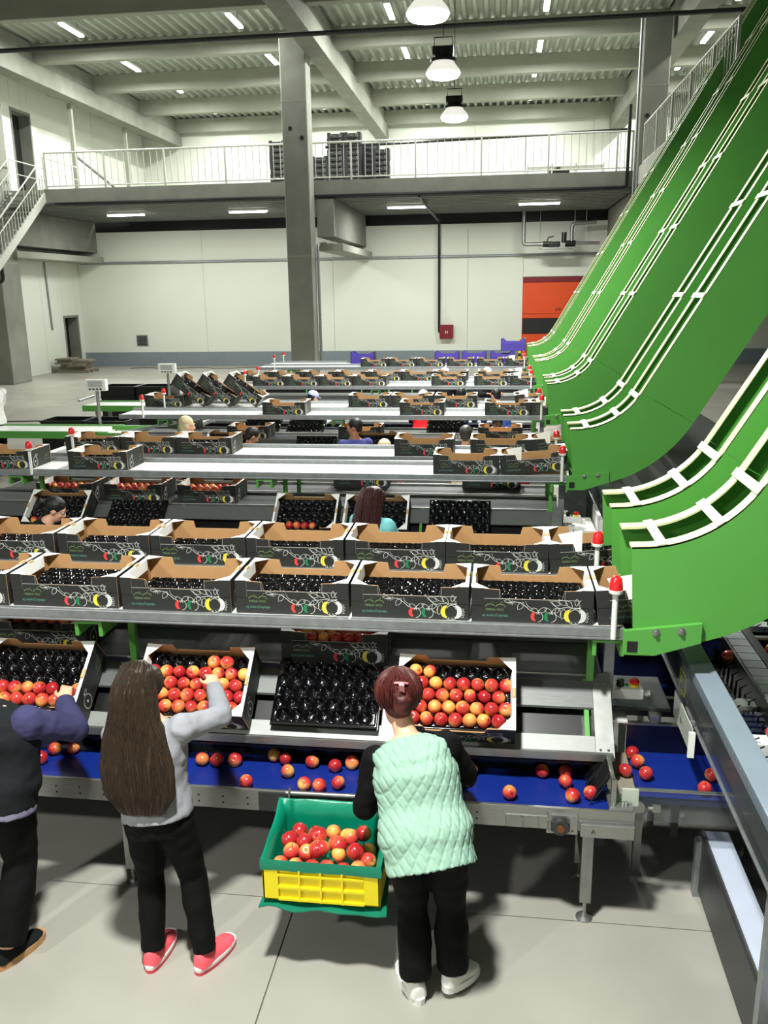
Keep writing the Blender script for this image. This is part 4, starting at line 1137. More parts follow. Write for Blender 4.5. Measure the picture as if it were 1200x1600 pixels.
for j, (yy, lab) in enumerate(((4.92, 'nearer'), (5.55, 'farther'))):
    c2 = thing('feed_conveyor', '%s short blue feed belt below the green chutes at right' % lab, 'conveyor', (.9, yy, 0))
    box_obj('belt', (.68, 2.2, yy, yy + .30, .62, .645), M['belt_blue'], c2)
    MB().box(.66, 2.2, yy - .02, yy - .003, .58, .70).box(.66, 2.2, yy + .31, yy + .33, .58, .97).build('side_wall', M['navy_plastic'], c2)
    MB().box(.66, 2.2, yy - .024, yy, .70, .71).box(.66, 2.2, yy + .30, yy + .335, .97, .985).build('trim', M['steel'], c2)
    box_obj('leg', (.8, .84, yy + .1, yy + .14, 0, .62), M['galv'], c2)
apple((.92, 5.68, .68), 'apple on the farther short blue feed belt under the nearest chute', 'apples on the feed belts')
dc = thing('drive_cover', 'smoky clear drive cover with bolts between the blue cross belts', 'cover', (.9, 4.6, .8))
box_obj('cover', (.66, .98, 4.45, 4.86, .84, .86), M['dark_steel'], dc, .004)
MB().prism([(.70, 4.47), (.86, 4.47), (.90, 4.53), (.88, 4.62), (.72, 4.62), (.68, 4.54)], 'z', .862, .90).build('gear_case', M['plexi'], dc, bev=.006)
for x, y in ((.72, 4.5), (.79, 4.56), (.86, 4.5)): MB().lathe([(.011, 0), (.011, .008), (.003, .01)], 8, X=Matrix.Translation((x, y, .90))).build('bolt', M['steel'], dc)
box_obj('bracket', (.86, .91, 4.40, 4.46, .80, .84), M['steel'], dc)
for x in (.69, .95): box_obj('leg', (x - .015, x + .015, 4.62, 4.66, 0, .84), M['galv'], dc)
# machine guard beam, running away from the viewer
gb = thing('guard_beam', 'long blue grey beam with clear guard running back along the grader at right', 'beam', (1.07, 6, 0))
MB().box(1.02, 1.135, 2.2, 9.5, 1.145, 1.205).build('beam', M['bluegrey'], gb, bev=.004)
MB().box(1.012, 1.02, 2.2, 9.5, .97, 1.20).build('clear_guard', M['plexi'], gb)
MB().box(1.008, 1.022, 2.2, 9.5, .962, .972).build('guard_edge', M['galv'], gb)
for y in (2.9, 4.55, 5.8, 7.4, 9.2): box_obj('upright', (1.05, 1.09, y, y + .05, 0, 1.145), M['galv'], gb)
v, f = text_mesh('F', .07)
st_ = MB()
for (a, b, c, d) in ((4.30, 4.44, 1.0, 1.006), (4.30, 4.44, 1.115, 1.121), (4.30, 4.306, 1.0, 1.121), (4.434, 4.44, 1.0, 1.121)): st_.box(1.0095, 1.011, a, b, c, d)
st_.add([(1.010, 4.42 - a, 1.035 + b) for a, b, c in v], f)
st_.build('warning_label', M['yellow_ink'], gb, recalc=False)
fp = thing('side_flap', 'milky clear plate with folded edge beside the cross belt', 'plate', (.985, 4.2, .9))
MB().box(.98, .986, 3.97, 4.40, .86, 1.0).build('plate', M['plexi_frost'], fp)
MB().box(.965, .995, 3.955, 3.97, .85, .985).build('folded_edge', M['board_white'], fp)
MB().lathe([(.014, 0), (.014, .006), (.003, .008)], 8, X=Matrix.Translation((.98, 4.2, .93)) @ Matrix.Rotation(-PI / 2, 4, 'Y')).build('bolt', M['steel'], fp)
for y in (4.05, 4.35): box_obj('strut', (.986, 1.012, y, y + .02, .975, .995), M['galv'], fp)
# low lavender conveyor toward the viewer
lc = thing('low_conveyor', 'low lavender topped conveyor running toward the viewer at the right', 'conveyor', (1.2, 3, 0))
box_obj('top_strip', (1.11, 1.235, 1.2, 4.1, .335, .35), M['lavender'], lc)
MB().box(1.09, 1.108, 1.2, 4.1, .04, .352).build('side_frame', M['dark_steel'], lc)
box_obj('edge_trim', (1.104, 1.112, 1.2, 4.1, .352, .358), M['steel'], lc)
MB().box(1.32, 1.34, 1.2, 4.1, .05, .40).box(1.34, 1.75, 1.2, 4.1, .2, .22).build('inner_frame', M['black'], lc)
for y in (1.4, 2.7, 4.06): box_obj('leg', (1.065, 1.108, y - .03, y + .02, 0, .33), M['galv'], lc)
box_obj('corner_tag', (1.075, 1.09, 2.72, 2.76, .02, .12), M['board_white'], lc)
# grader bed with finger carriers
gr = thing('grader_bed', 'black grader bed with finger carriers and segmented chains under the chutes', 'machine', (2, 8, 0))
box_obj('bed', (1.18, 3.2, 2.6, 21, .82, .84), M['black'], gr)
MB().box(3.2, 3.3, 2.6, 21, .5, 1.1).box(1.16, 1.18, 2.6, 21, .75, .9).build('side_frame', M['dark_steel'], gr)
for x in (1.5, 3.1):
    for y in (3, 8, 13, 18): box_obj('leg', (x - .03, x + .03, y, y + .06, 0, .82), M['galv'], gr)
seg = MB().box(-.055, .055, -.048, .048, 0, .02).mesh('chain_link', M['galv'])
for xc in (1.48, 2.1):
    for i in range(46):
        q = bpy.data.objects.new('chain_link', seg); COL.objects.link(q); q.parent = gr; q.location = Vector((xc, 4.0 + i * .105, 1.0)) - gr.location
    box_obj('chain_guide', (xc + .06, xc + .11, 3.2, 12, .84, 1.03), M['black'], gr)
    box_obj('chain_bed', (xc - .06, xc + .06, 3.2, 12, .84, .998), M['black'], gr)
fm = MB()
for x in (1.28, 1.38, 1.72, 1.82, 1.95, 2.35, 2.5):
    for i in range(70):
        y = 3.6 + i * .085
        fm.tube([(x, y, .84), (x, y - .01, .93), (x + .02, y - .045, .965)], [.008, .006, .004], 4)
q = fm.build('carrier_fingers', M['black'], gr, recalc=False); q['kind'] = 'stuff'
for i, (ya, m_, xa, xb) in enumerate(((4.42, 'board_white', 1.16, 1.42), (3.98, 'board_white', 1.24, 1.6), (5.4, 'navy_plastic', 1.62, 2.6), (5.6, 'board_white', 1.7, 2.6), (8.3, 'navy_plastic', 1.62, 2.6), (7.0, 'galv', 1.16, 1.42), (7.35, 'bluegrey', 1.16, 1.42), (7.7, 'galv', 1.16, 1.42))):
    MB().box(xa, xb, ya, ya + .1, .84, .91 + .02 * (i % 3)).build('cross_bar', M[m_], gr, bev=.004)
for i in range(5):
    y = 4.1 + i * .06
    MB().box(1.24, 1.58, y, y + .04, .84, .90).build('brush_row', M['navy_plastic'], gr)
for i, (x, y, z) in enumerate(((1.40, 4.97, .96), (1.68, 5.10, .96), (1.36, 3.97, 1.0), (1.41, 3.90, 1.0), (1.46, 3.83, 1.0), (1.42, 4.02, .98), (1.25, 7.2, .95), (1.28, 7.3, .95), (1.78, 8.4, .96), (1.9, 8.1, .96))):
    apple((x, y, z), 'apple %s in order, riding the black finger carriers at right' % ORD[i], 'apples on the grader')
wp = thing('white_hopper', 'pale angled plates and hopper beside the second line at right', 'hopper', (1.0, 8.3, .7))
MB().box(.75, .95, 8.0, 8.5, .86, .88).box(.97, 1.0, 7.9, 8.5, .7, 1.02).box(.70, .74, 8.0, 8.7, .6, .9).build('plates', M['board_white'], wp)
for y in (8.05, 8.4): box_obj('leg', (.80, .84, y, y + .04, 0, .86), M['galv'], wp)
c3 = thing('feed_conveyor', 'short blue feed belt at the right end of the second line', 'conveyor', (.9, 8, 0))
box_obj('belt', (.74, 2.0, 7.58, 8.0, .60, .62), M['belt_blue'], c3)
MB().box(.74, 2.0, 7.55, 7.578, .5, .66).box(.74, 2.0, 8.0, 8.02, .5, .75).build('side_wall', M['steel'], c3)
box_obj('leg', (.85, .9, 7.7, 7.75, 0, .60), M['galv'], c3)
for i, (x, y) in enumerate(((.75, 9.3), (.95, 9.6))):
    MB().box(x, x + .25, y, y + .3, 0, 1.1).build('machine_cabinet', M['galv'], None, bev=.01)
    tag(bpy.data.objects['machine_cabinet' if i == 0 else 'machine_cabinet.001'], '%s grey machine cabinet behind the second line at right' % ('nearer', 'farther')[i], 'cabinet')

# ---------------------------------------------------------------- left end: scales, roller tables, crates
for i, (x0, x1, y, lab) in enumerate(((-9.4, -6.45, 13.55, 'long green edged roller table at the left edge behind the second line'), (-8.55, -6.6, 16.9, 'green edged roller table behind the stacked black crates'))):
    t = thing('roller_table', lab, 'conveyor', (x0, y, 0))
    box_obj('bed', (x0, x1, y - .0, y + .62, .86, .895), M['white_track'], t)
    box_obj('front_rail', (x0, x1, y - .04, y - .002, .78, .90), M['green'], t)
    box_obj('back_rail', (x0, x1, y + .622, y + .66, .78, .92), M['green'], t)
    for px in (x0 + .3, x1 - .3):
        for py in (y, y + .58): box_obj('leg', (px - .04, px + .04, py, py + .04, 0, .78), M['galv'], t)
    MB().tube([(x0 - .05, y - .05, 1.0), (x0 - .05, y + .65, 1.02)], .025, 6).build('end_stop', M['galv'], t)
t = thing('roller_table', 'short green and steel table joining the left ends of the lines', 'conveyor', (-6, 13.5, 0))
box_obj('bed', (-6.4, -5.0, 13.3, 13.8, .86, .88), M['white_track'], t)
MB().box(-6.5, -5.2, 13.26, 13.298, .76, .92).box(-6.5, -5.4, 13.81, 13.85, .8, .96).build('green_rail', M['green'], t)
MB().box(-5.2, -4.6, 13.2, 13.26, .74, .9).build('steel_rail', M['galv'], t)
for px in (-6.2, -5.2): box_obj('leg', (px - .03, px + .03, 13.5, 13.56, 0, .86), M['galv'], t)
t = thing('incline_conveyor', 'grey inclined conveyor behind the blond woman at the left', 'conveyor', (-5, 12.6, 0))
X = Matrix.Translation((-5.35, 13.3, 1.0)) @ Matrix.Rotation(-.18, 4, 'Y')
MB().box(-.75, .75, -.25, .25, -.05, 0, 0, X).build('bed', M['steel_dull'], t)
MB().box(-.75, .75, -.28, -.25, -.08, .06, 0, X).box(-.75, .75, .25, .28, -.08, .06, 0, X).build('side_rail', M['galv'], t)
for px in (-5.8, -4.9): box_obj('leg', (px - .02, px + .02, 13.2, 13.24, 0, .84), M['green_dark'], t)
for i, (x, y, zt) in enumerate(((-6.93, 14.27, 1.62), (-6.92, 17.58, 1.62))):
    t = thing('scale_display', 'weighing display on a pole behind the roller tables, %s one' % ('nearer', 'farther')[i], 'scale', (x, y, 0))
    MB().cyl((x, y, 0), (x, y, zt - .1), .028, n=10).cyl((x, y, 0), (x, y, .02), .18, n=16).build('pole', M['steel_dull'], t, smooth=True)
    MB().box(x - .19, x + .19, y - .05, y + .05, zt - .12, zt + .08).build('housing', M['white_plastic'], t, bev=.01)
    box_obj('screen', (x - .13, x + .13, y - .056, y - .05, zt - .05, zt + .055), M['grey_plastic'], t)
    for j in range(4): box_obj('key', (x - .12 + j * .065, x - .08 + j * .065, y - .057, y - .05, zt - .10, zt - .075), M['dark_steel'], t)
def plastic_crate():
    r = thing('stacking_crate', 't', 'crate', (0, 0, 0))
    m_ = MB(); a, b, h = .40, .30, .22
    for y in (-b, b - .012): m_.box(-a, a, y, y + .012, 0, h)
    for x in (-a, a - .012): m_.box(x, x + .012, -b, b, 0, h)
    m_.box(-a, a, -b, b, 0, .012)
    m_.build('body', M['black'], r)
    MB().box(-a - .012, a + .012, -b - .012, -b, h - .03, h).box(-a - .012, a + .012, b, b + .012, h - .03, h).box(-a - .012, -a, -b, b, h - .03, h).box(a, a + .012, -b, b, h - .03, h).build('rim', M['black'], r)
    m_ = MB()
    for i in range(6): m_.box(-a + .1 + i * .12, -a + .115 + i * .12, -b - .008, -b, .02, h - .03)
    m_.build('ribs', M['black'], r)
    return r
PC = plastic_crate(); n = 0
spots = []
for sx, sy, nz, lab in ((-7.95, 15.1, 4, 'left stack behind the long roller table'), (-7.1, 15.1, 4, 'right stack behind the long roller table'), (-8.55, 18.9, 5, 'left stack behind the far roller table'), (-7.7, 18.9, 5, 'middle stack behind the far roller table'), (-6.8, 18.9, 4, 'right stack behind the far roller table'), (-6.0, 12.4, 3, 'stack under the inclined conveyor')):
    for j in range(nz): spots.append((sx, sy, j * .222, 'black plastic crate, %s from the floor, %s' % (ORD[j], lab)))
for i, (x, y, z, lab) in enumerate(spots):
    if i == 0:
        PC.location = (x, y, z); PC['label'] = lab; PC['group'] = 'stacked black plastic crates'
        for ch in PC.children: ch.location = (0, 0, 0)
    else: copy_tree(PC, (x, y, z), (0, 0, 0), lab, 'stacked black plastic crates')
# purple folding crates on the farthest back track
def purple_crate():
    r = thing('folding_crate', 't', 'crate', (0, 0, 0))
    a, b, h = .28, .19, .27
    m_ = MB()
    for y in (-b, b - .012): m_.prism([(-a, 0), (a, 0), (a, h), (a - .06, h), (a - .13, h - .06), (-a + .13, h - .06), (-a + .06, h), (-a, h)], 'y', y, y + .012)
    m_.box(-a, a, -b, b, 0, .012)
    m_.build('side', M['purple'], r)
    MB().box(-a - .006, -a + .02, -b, b, 0, h + .01).box(a - .02, a + .006, -b, b, 0, h + .01).build('end', M['black'], r)
    m_ = MB()
    for i in range(3): m_.box(-a + .03, a - .03, -b - .006, -b, .05 + i * .05, .062 + i * .05)
    m_.build('rib', M['purple'], r)
    return r
PP = purple_crate()
for i, (x, m_) in enumerate(((-3.21, 'far left, standing alone'), (-1.19, 'second from left'), (-.545, 'third from left'), (.115, 'fourth from left'), (.78, 'rightmost, by the green chute'))):
    lab = 'purple folding crate on the farthest track, ' + m_
    if i == 0:
        PP.location = (x, YK[4] + .22, 1.437); PP['label'] = lab; PP['group'] = 'purple folding crates'
        for ch in PP.children: ch.location = (0, 0, 0)
    elif i < 4: copy_tree(PP, (x, YK[4] + .22, 1.437), (0, 0, 0), lab, 'purple folding crates')
    else: copy_tree(PP, (.36 + .0, YK[4] + .22, 1.437 + .282), (0, 0, 0), 'purple folding crate stacked on another at the right end of the farthest track', 'purple folding crates')
# stacks of closed black crates on the gallery
def simple_crate():
    r = thing('stacked_crate', 't', 'crate', (0, 0, 0))
    MB().box(-.30, .30, -.20, .20, 0, .15).build('body', M['crate_dark'], r)
    MB().box(-.30, -.17, -.203, -.2, .15, .19).box(.17, .30, -.203, -.2, .15, .19).box(-.3, -.297, -.2, .2, .15, .19).box(.297, .3, -.2, .2, .15, .19).build('shoulder', M['crate_dark'], r)['kind'] = 'stuff'
    q = MB()
    n = 12
    for i in range(n):
        a0, a1 = 2 * PI * i / n, 2 * PI * (i + 1) / n
        q.add([(.17 + .05 * math.cos(a0), -.2015, .09 + .05 * math.sin(a0)), (.17 + .05 * math.cos(a1), -.2015, .09 + .05 * math.sin(a1)), (.17 + .034 * math.cos(a1), -.2015, .09 + .034 * math.sin(a1)), (.17 + .034 * math.cos(a0), -.2015, .09 + .034 * math.sin(a0))], [(0, 1, 2, 3)])
    q.add([(-.2, -.2015, .1), (.05, -.2015, .06), (.05, -.2015, .07), (-.2, -.2015, .11)], [(0, 1, 2, 3)])
    q.build('print', M['ink_grey'], r, recalc=False)['kind'] = 'stuff'
    return r
SB = simple_crate(); first = True
for sx, sy, nz, lab in ((-8.1, 33.0, 9, 'left of the middle column'), (-7.55, 33.2, 6, 'behind the middle column'), (-6.55, 33.0, 6, 'low stack right of the middle column'), (-5.95, 33.0, 10, 'first tall stack right of the column'), (-5.32, 33.0, 10, 'second tall stack right of the column'), (-4.72, 33.3, 8, 'third stack right of the column'), (-4.30, 33.0, 7, 'rightmost stack on the gallery')):
    for j in range(nz):
        loc = (sx + RND.uniform(-.012, .012), sy, 6.76 + j * .192 + .001); l_ = 'black crate %s from the gallery floor, %s' % (ORD[j], lab)
        if first:
            first = False; SB.location = loc; SB['label'] = l_; SB['group'] = 'crates stacked on the gallery'
            for ch in SB.children: ch.location = (0, 0, 0)
        else: copy_tree(SB, loc, (0, 0, 0), l_, 'crates stacked on the gallery')

# ================================================================ PEOPLE
M['skin'] = mat('skin', (226, 172, 142), 0.5, var=0.04, scale=20)
M['skin_tan'] = mat('skin_tan', (186, 128, 96), 0.5, var=0.04, scale=20)
M['skin_dark'] = mat('skin_dark', (134, 88, 66), 0.5, var=0.04, scale=20)
M['eye'] = mat('eye', (236, 232, 226), 0.3)
M['iris'] = mat('iris', (46, 32, 24), 0.2)
def cloth(name, rgb, rough=0.85, bump=0.25, bscale=18):
    M[name] = mat(name, rgb, rough, var=0.05, scale=9, bump=bump, bscale=bscale, spec=0.18)
def hairmat(name, rgb, hi):
    k = NT(name)
    tc = k.n('ShaderNodeTexCoord'); mp = k.n('ShaderNodeMapping'); mp.inputs['Scale'].default_value = (160, 160, 7)
    k.l(tc.outputs['Object'], mp.inputs[0])
    nz = k.n('ShaderNodeTexNoise', _Scale=1.0, _Detail=3.0); k.l(mp.outputs[0], nz.inputs['Vector'])
    cr = k.n('ShaderNodeValToRGB'); e = cr.color_ramp.elements
    e[0].position = .35; e[0].color = lin(rgb); e[1].position = .75; e[1].color = lin(hi)
    k.l(nz.outputs['Fac'], cr.inputs[0]); k.l(cr.outputs[0], k.b.inputs['Base Color'])
    bp = k.n('ShaderNodeBump', _Strength=0.35, _Distance=0.004); k.l(nz.outputs['Fac'], bp.inputs['Height']); k.l(bp.outputs[0], k.b.inputs['Normal'])
    k.b.inputs['Roughness'].default_value = .52
    k.b.inputs['Specular IOR Level'].default_value = .4
    M[name] = k.mat
for a in (('sweat_grey', (148, 150, 157)), ('trouser_black', (8, 8, 9)), ('mint', (144, 178, 160), .6), ('sleeve_black', (8, 8, 9)), ('navy', (58, 58, 92)), ('vest_dark', (24, 28, 30)), ('lilac', (120, 116, 140)),
          ('teal', (128, 206, 206)), ('pink', (232, 160, 158)), ('hoodie', (66, 68, 122)), ('beige', (226, 214, 174)), ('red', (226, 34, 40)), ('blue', (58, 92, 170)), ('light_blue', (110, 150, 220)), ('white_cloth', (228, 228, 224)), ('offwhite', (196, 200, 208)), ('burgundy', (122, 20, 40)), ('deep_navy', (40, 58, 112)), ('lilac_cap', (172, 178, 224)), ('jeans', (40, 44, 58)), ('dark_shirt', (30, 32, 36))):
    cloth(*a)
hairmat('hair_brown', (34, 25, 17), (60, 44, 30)); hairmat('hair_maroon', (50, 18, 18), (108, 44, 38)); hairmat('hair_auburn', (40, 20, 20), (82, 44, 40))
hairmat('hair_black', (14, 13, 13), (40, 38, 36)); hairmat('hair_blond', (196, 172, 124), (236, 220, 184)); hairmat('hair_pale', (216, 194, 152), (240, 226, 196)); hairmat('hair_grey', (44, 40, 38), (96, 90, 86))

def ell(mb, c, a, b, d, n=16, m=8, mi=0):
    c, a, b, d = Vector(c), Vector(a), Vector(b), Vector(d)
    rings = []
    for i in range(m + 1):
        t = PI * i / m; r = max(math.sin(t), .02)
        rings.append([c - d * math.cos(t) + (a * math.cos(2 * PI * k / n) + b * math.sin(2 * PI * k / n)) * r for k in range(n)])
    mb.loft(rings, mi)
    return mb
def oval(c, r, f, rx, ry, n=24, e=2.3):
    out = []
    for k in range(n):
        a = 2 * PI * k / n; ca, sa = math.cos(a), math.sin(a)
        out.append(c + r * (rx * math.copysign(abs(ca) ** (2 / e), ca)) + f * (ry * math.copysign(abs(sa) ** (2 / e), sa)))
    return out
def union(mb, voxel, name, mats, parent, smooth=4, disp=None):
    me = mb.mesh('tmp', mats)
    o = bpy.data.objects.new('tmp', me); COL.objects.link(o)
    r = o.modifiers.new('r', 'REMESH'); r.mode = 'VOXEL'; r.voxel_size = voxel; r.use_smooth_shade = True
    s = o.modifiers.new('s', 'SMOOTH'); s.factor = .5; s.iterations = smooth
    dg = bpy.context.evaluated_depsgraph_get()
    new = bpy.data.meshes.new_from_object(o.evaluated_get(dg), depsgraph=dg)
    bpy.data.objects.remove(o); bpy.data.meshes.remove(me)
    if disp:
        co = [v.co.copy() for v in new.vertices]; no = [v.normal.copy() for v in new.vertices]
        for i, v in enumerate(new.vertices): v.co = co[i] + no[i] * disp(co[i])
    new.polygons.foreach_set('use_smooth', [True] * len(new.polygons))
    new.name = name
    return link(name, new, parent)
def wrinkle(amp, fr=9.0, seed=0):
    return lambda p: amp * (noise.noise((p.x * fr + seed, p.y * fr, p.z * fr * 1.8)) + .5 * noise.noise((p.x * fr * 2.3, p.y * fr * 2.3 + seed, p.z * fr * 3)))
V3 = Vector
def lerp(a, b, t): return V3(a).lerp(V3(b), t)

def limb(mb, pts, rad, n=14, extra=0.0):
    """smooth tapering limb through joints; pts/radii interpolated so that it bends only at the joints"""
    P = []; Rr = []
    for i in range(len(pts) - 1):
        for s in range(6):
            t = s / 6; P.append(lerp(pts[i], pts[i + 1], t)); Rr.append(rad[i] + (rad[i + 1] - rad[i]) * t + extra)
    P.append(V3(pts[-1])); Rr.append(rad[-1] + extra)
    mb.tube(P, Rr, n)
    for i in range(1, len(pts) - 1): ell(mb, pts[i], (rad[i] + extra, 0, 0), (0, rad[i] + extra, 0), (0, 0, rad[i] + extra))
    return mb

def hand(mb, w, d, nrm, side, s=1.0, curl=.5):
    """palm and five fingers; d points along the hand, nrm out of the back of the hand, side +1 thumb on +(d x nrm)"""
    d = V3(d).normalized(); nrm = (V3(nrm) - d * V3(nrm).dot(d)).normalized(); q = d.cross(nrm).normalized() * side
    ell(mb, w + d * .045 * s, q * .038 * s, nrm * .017 * s, d * .052 * s, 14, 8)
    for i, (o_, ln) in enumerate(((.027, .068), (.009, .076), (-.009, .071), (-.026, .055))):
        a = V3(w) + d * .082 * s + q * o_ * s; L = ln * s; p = [a - d * .02 * s, a]; ang = .15
        for j in range(3):
            ang += curl * (.7 + .15 * i)
            p.append(p[-1] + (d * math.cos(ang) - nrm * math.sin(ang)) * L / 3 + q * o_ * .06)
        mb.tube(p, [.0092 * s, .009 * s, .0085 * s, .0078 * s, .006 * s], 8)
        ell(mb, p[-1], q * .006 * s, nrm * .006 * s, d * .006 * s, 8, 5)
    a = V3(w) + d * .025 * s + q * .03 * s
    mb.tube([a - q * .015 * s, a + q * .018 * s + d * .02 * s - nrm * .01 * s, a + q * .03 * s + d * .048 * s - nrm * .02 * s, a + q * .026 * s + d * .068 * s - nrm * .03 * s], [.012 * s, .011 * s, .0095 * s, .007 * s], 8)

def head_parts(mb, c, f, u, s=1.0):
    f = V3(f).normalized(); u = (V3(u) - f * V3(u).dot(f)).normalized(); r = f.cross(u)
    P = lambda a, b, d: V3(c) + (r * a + f * b + u * d) * s
    ell(mb, P(0, -.012, .022), r * .074 * s, f * .092 * s, u * .086 * s)
    ell(mb, P(0, .018, -.045), r * .056 * s, f * .066 * s, u * .072 * s)
    ell(mb, P(0, .052, -.092), r * .024 * s, f * .022 * s, u * .018 * s)
    mb.tube([P(0, .078, .015), P(0, .092, -.012), P(0, .104, -.032)], [.008 * s, .011 * s, .014 * s], 8)
    ell(mb, P(0, .098, -.034), r * .017 * s, f * .012 * s, u * .010 * s, 10, 6)
    ell(mb, P(0, .08, -.062), r * .024 * s, f * .012 * s, u * .0055 * s, 10, 6); ell(mb, P(0, .078, -.073), r * .021 * s, f * .011 * s, u * .006 * s, 10, 6)
    for k in (-1, 1):
        ell(mb, P(k * .03, .073, .022), r * .022 * s, f * .012 * s, u * .007 * s, 10, 6)
        ell(mb, P(k * .042, .058, -.03), r * .018 * s, f * .018 * s, u * .016 * s, 10, 6)
        ell(mb, P(k * .075, -.008, -.015), r * .009 * s, f * .02 * s, u * .031 * s, 10, 6)
    return r, f, u, P

def shoe(parent, heel, toe, mats, z=0.0, s=1.0, sole_h=.034, lift=0.0):
    h, t = V3((heel[0], heel[1], 0)), V3((toe[0], toe[1], 0)); d = (t - h).normalized(); L = (t - h).length; r = V3((d.y, -d.x, 0)); up = V3((0, 0, 1))
    prof = ((0, .024, .095), (.05, .036, .108), (.20, .041, .112), (.36, .042, .10), (.55, .047, .078), (.76, .050, .062), (.91, .042, .052), (.98, .026, .042), (1.0, .014, .034))
    rings = []
    for q, w_, hh in prof:
        c = h + d * L * q + up * (z + lift * (1 - q)); w_ *= s; hh *= s
        rings.append([c + r * (w_ * math.cos(a)) + up * (sole_h * .92 + (hh - sole_h * .92) * max(0, math.sin(a)) ** .8 if math.sin(a) > 0 else sole_h * .92) for a in [2 * PI * k / 16 for k in range(16)]])
    up_ = MB().loft(rings).build('shoe', mats[0], parent, smooth=True, angle=60)
    n = 20; ol = []
    for k in range(n):
        a = 2 * PI * k / n; q = .5 + .55 * math.cos(a); w_ = (.051 + .009 * math.cos(a)) * s * math.copysign(abs(math.sin(a)) ** .7, math.sin(a))
        ol.append((q, w_))
    for (a, b, mi, nm) in ((0, sole_h * .55, 1, 'outsole'), (sole_h * .55, sole_h, 2, 'midsole')):
        v = [h + d * L * q + r * w_ + up * (z + zz + lift * (1 - q)) for zz in (a, b) for q, w_ in ol]
        MB().add(v, [tuple(range(n))[::-1], tuple(range(n, 2 * n))] + [(i, (i + 1) % n, n + (i + 1) % n, n + i) for i in range(n)]).build(nm, mats[mi], up_)
    lc = MB()
    for j in range(4):
        q = .42 + j * .07; c = h + d * L * q + up * (z + (.088 - .012 * j) * s + lift * (1 - q)); lc.tube([c - r * .02, c + up * .004, c + r * .02], .0035, 5)
    o_ = lc.build('laces', mats[3], up_); o_['kind'] = 'stuff'
    return up_

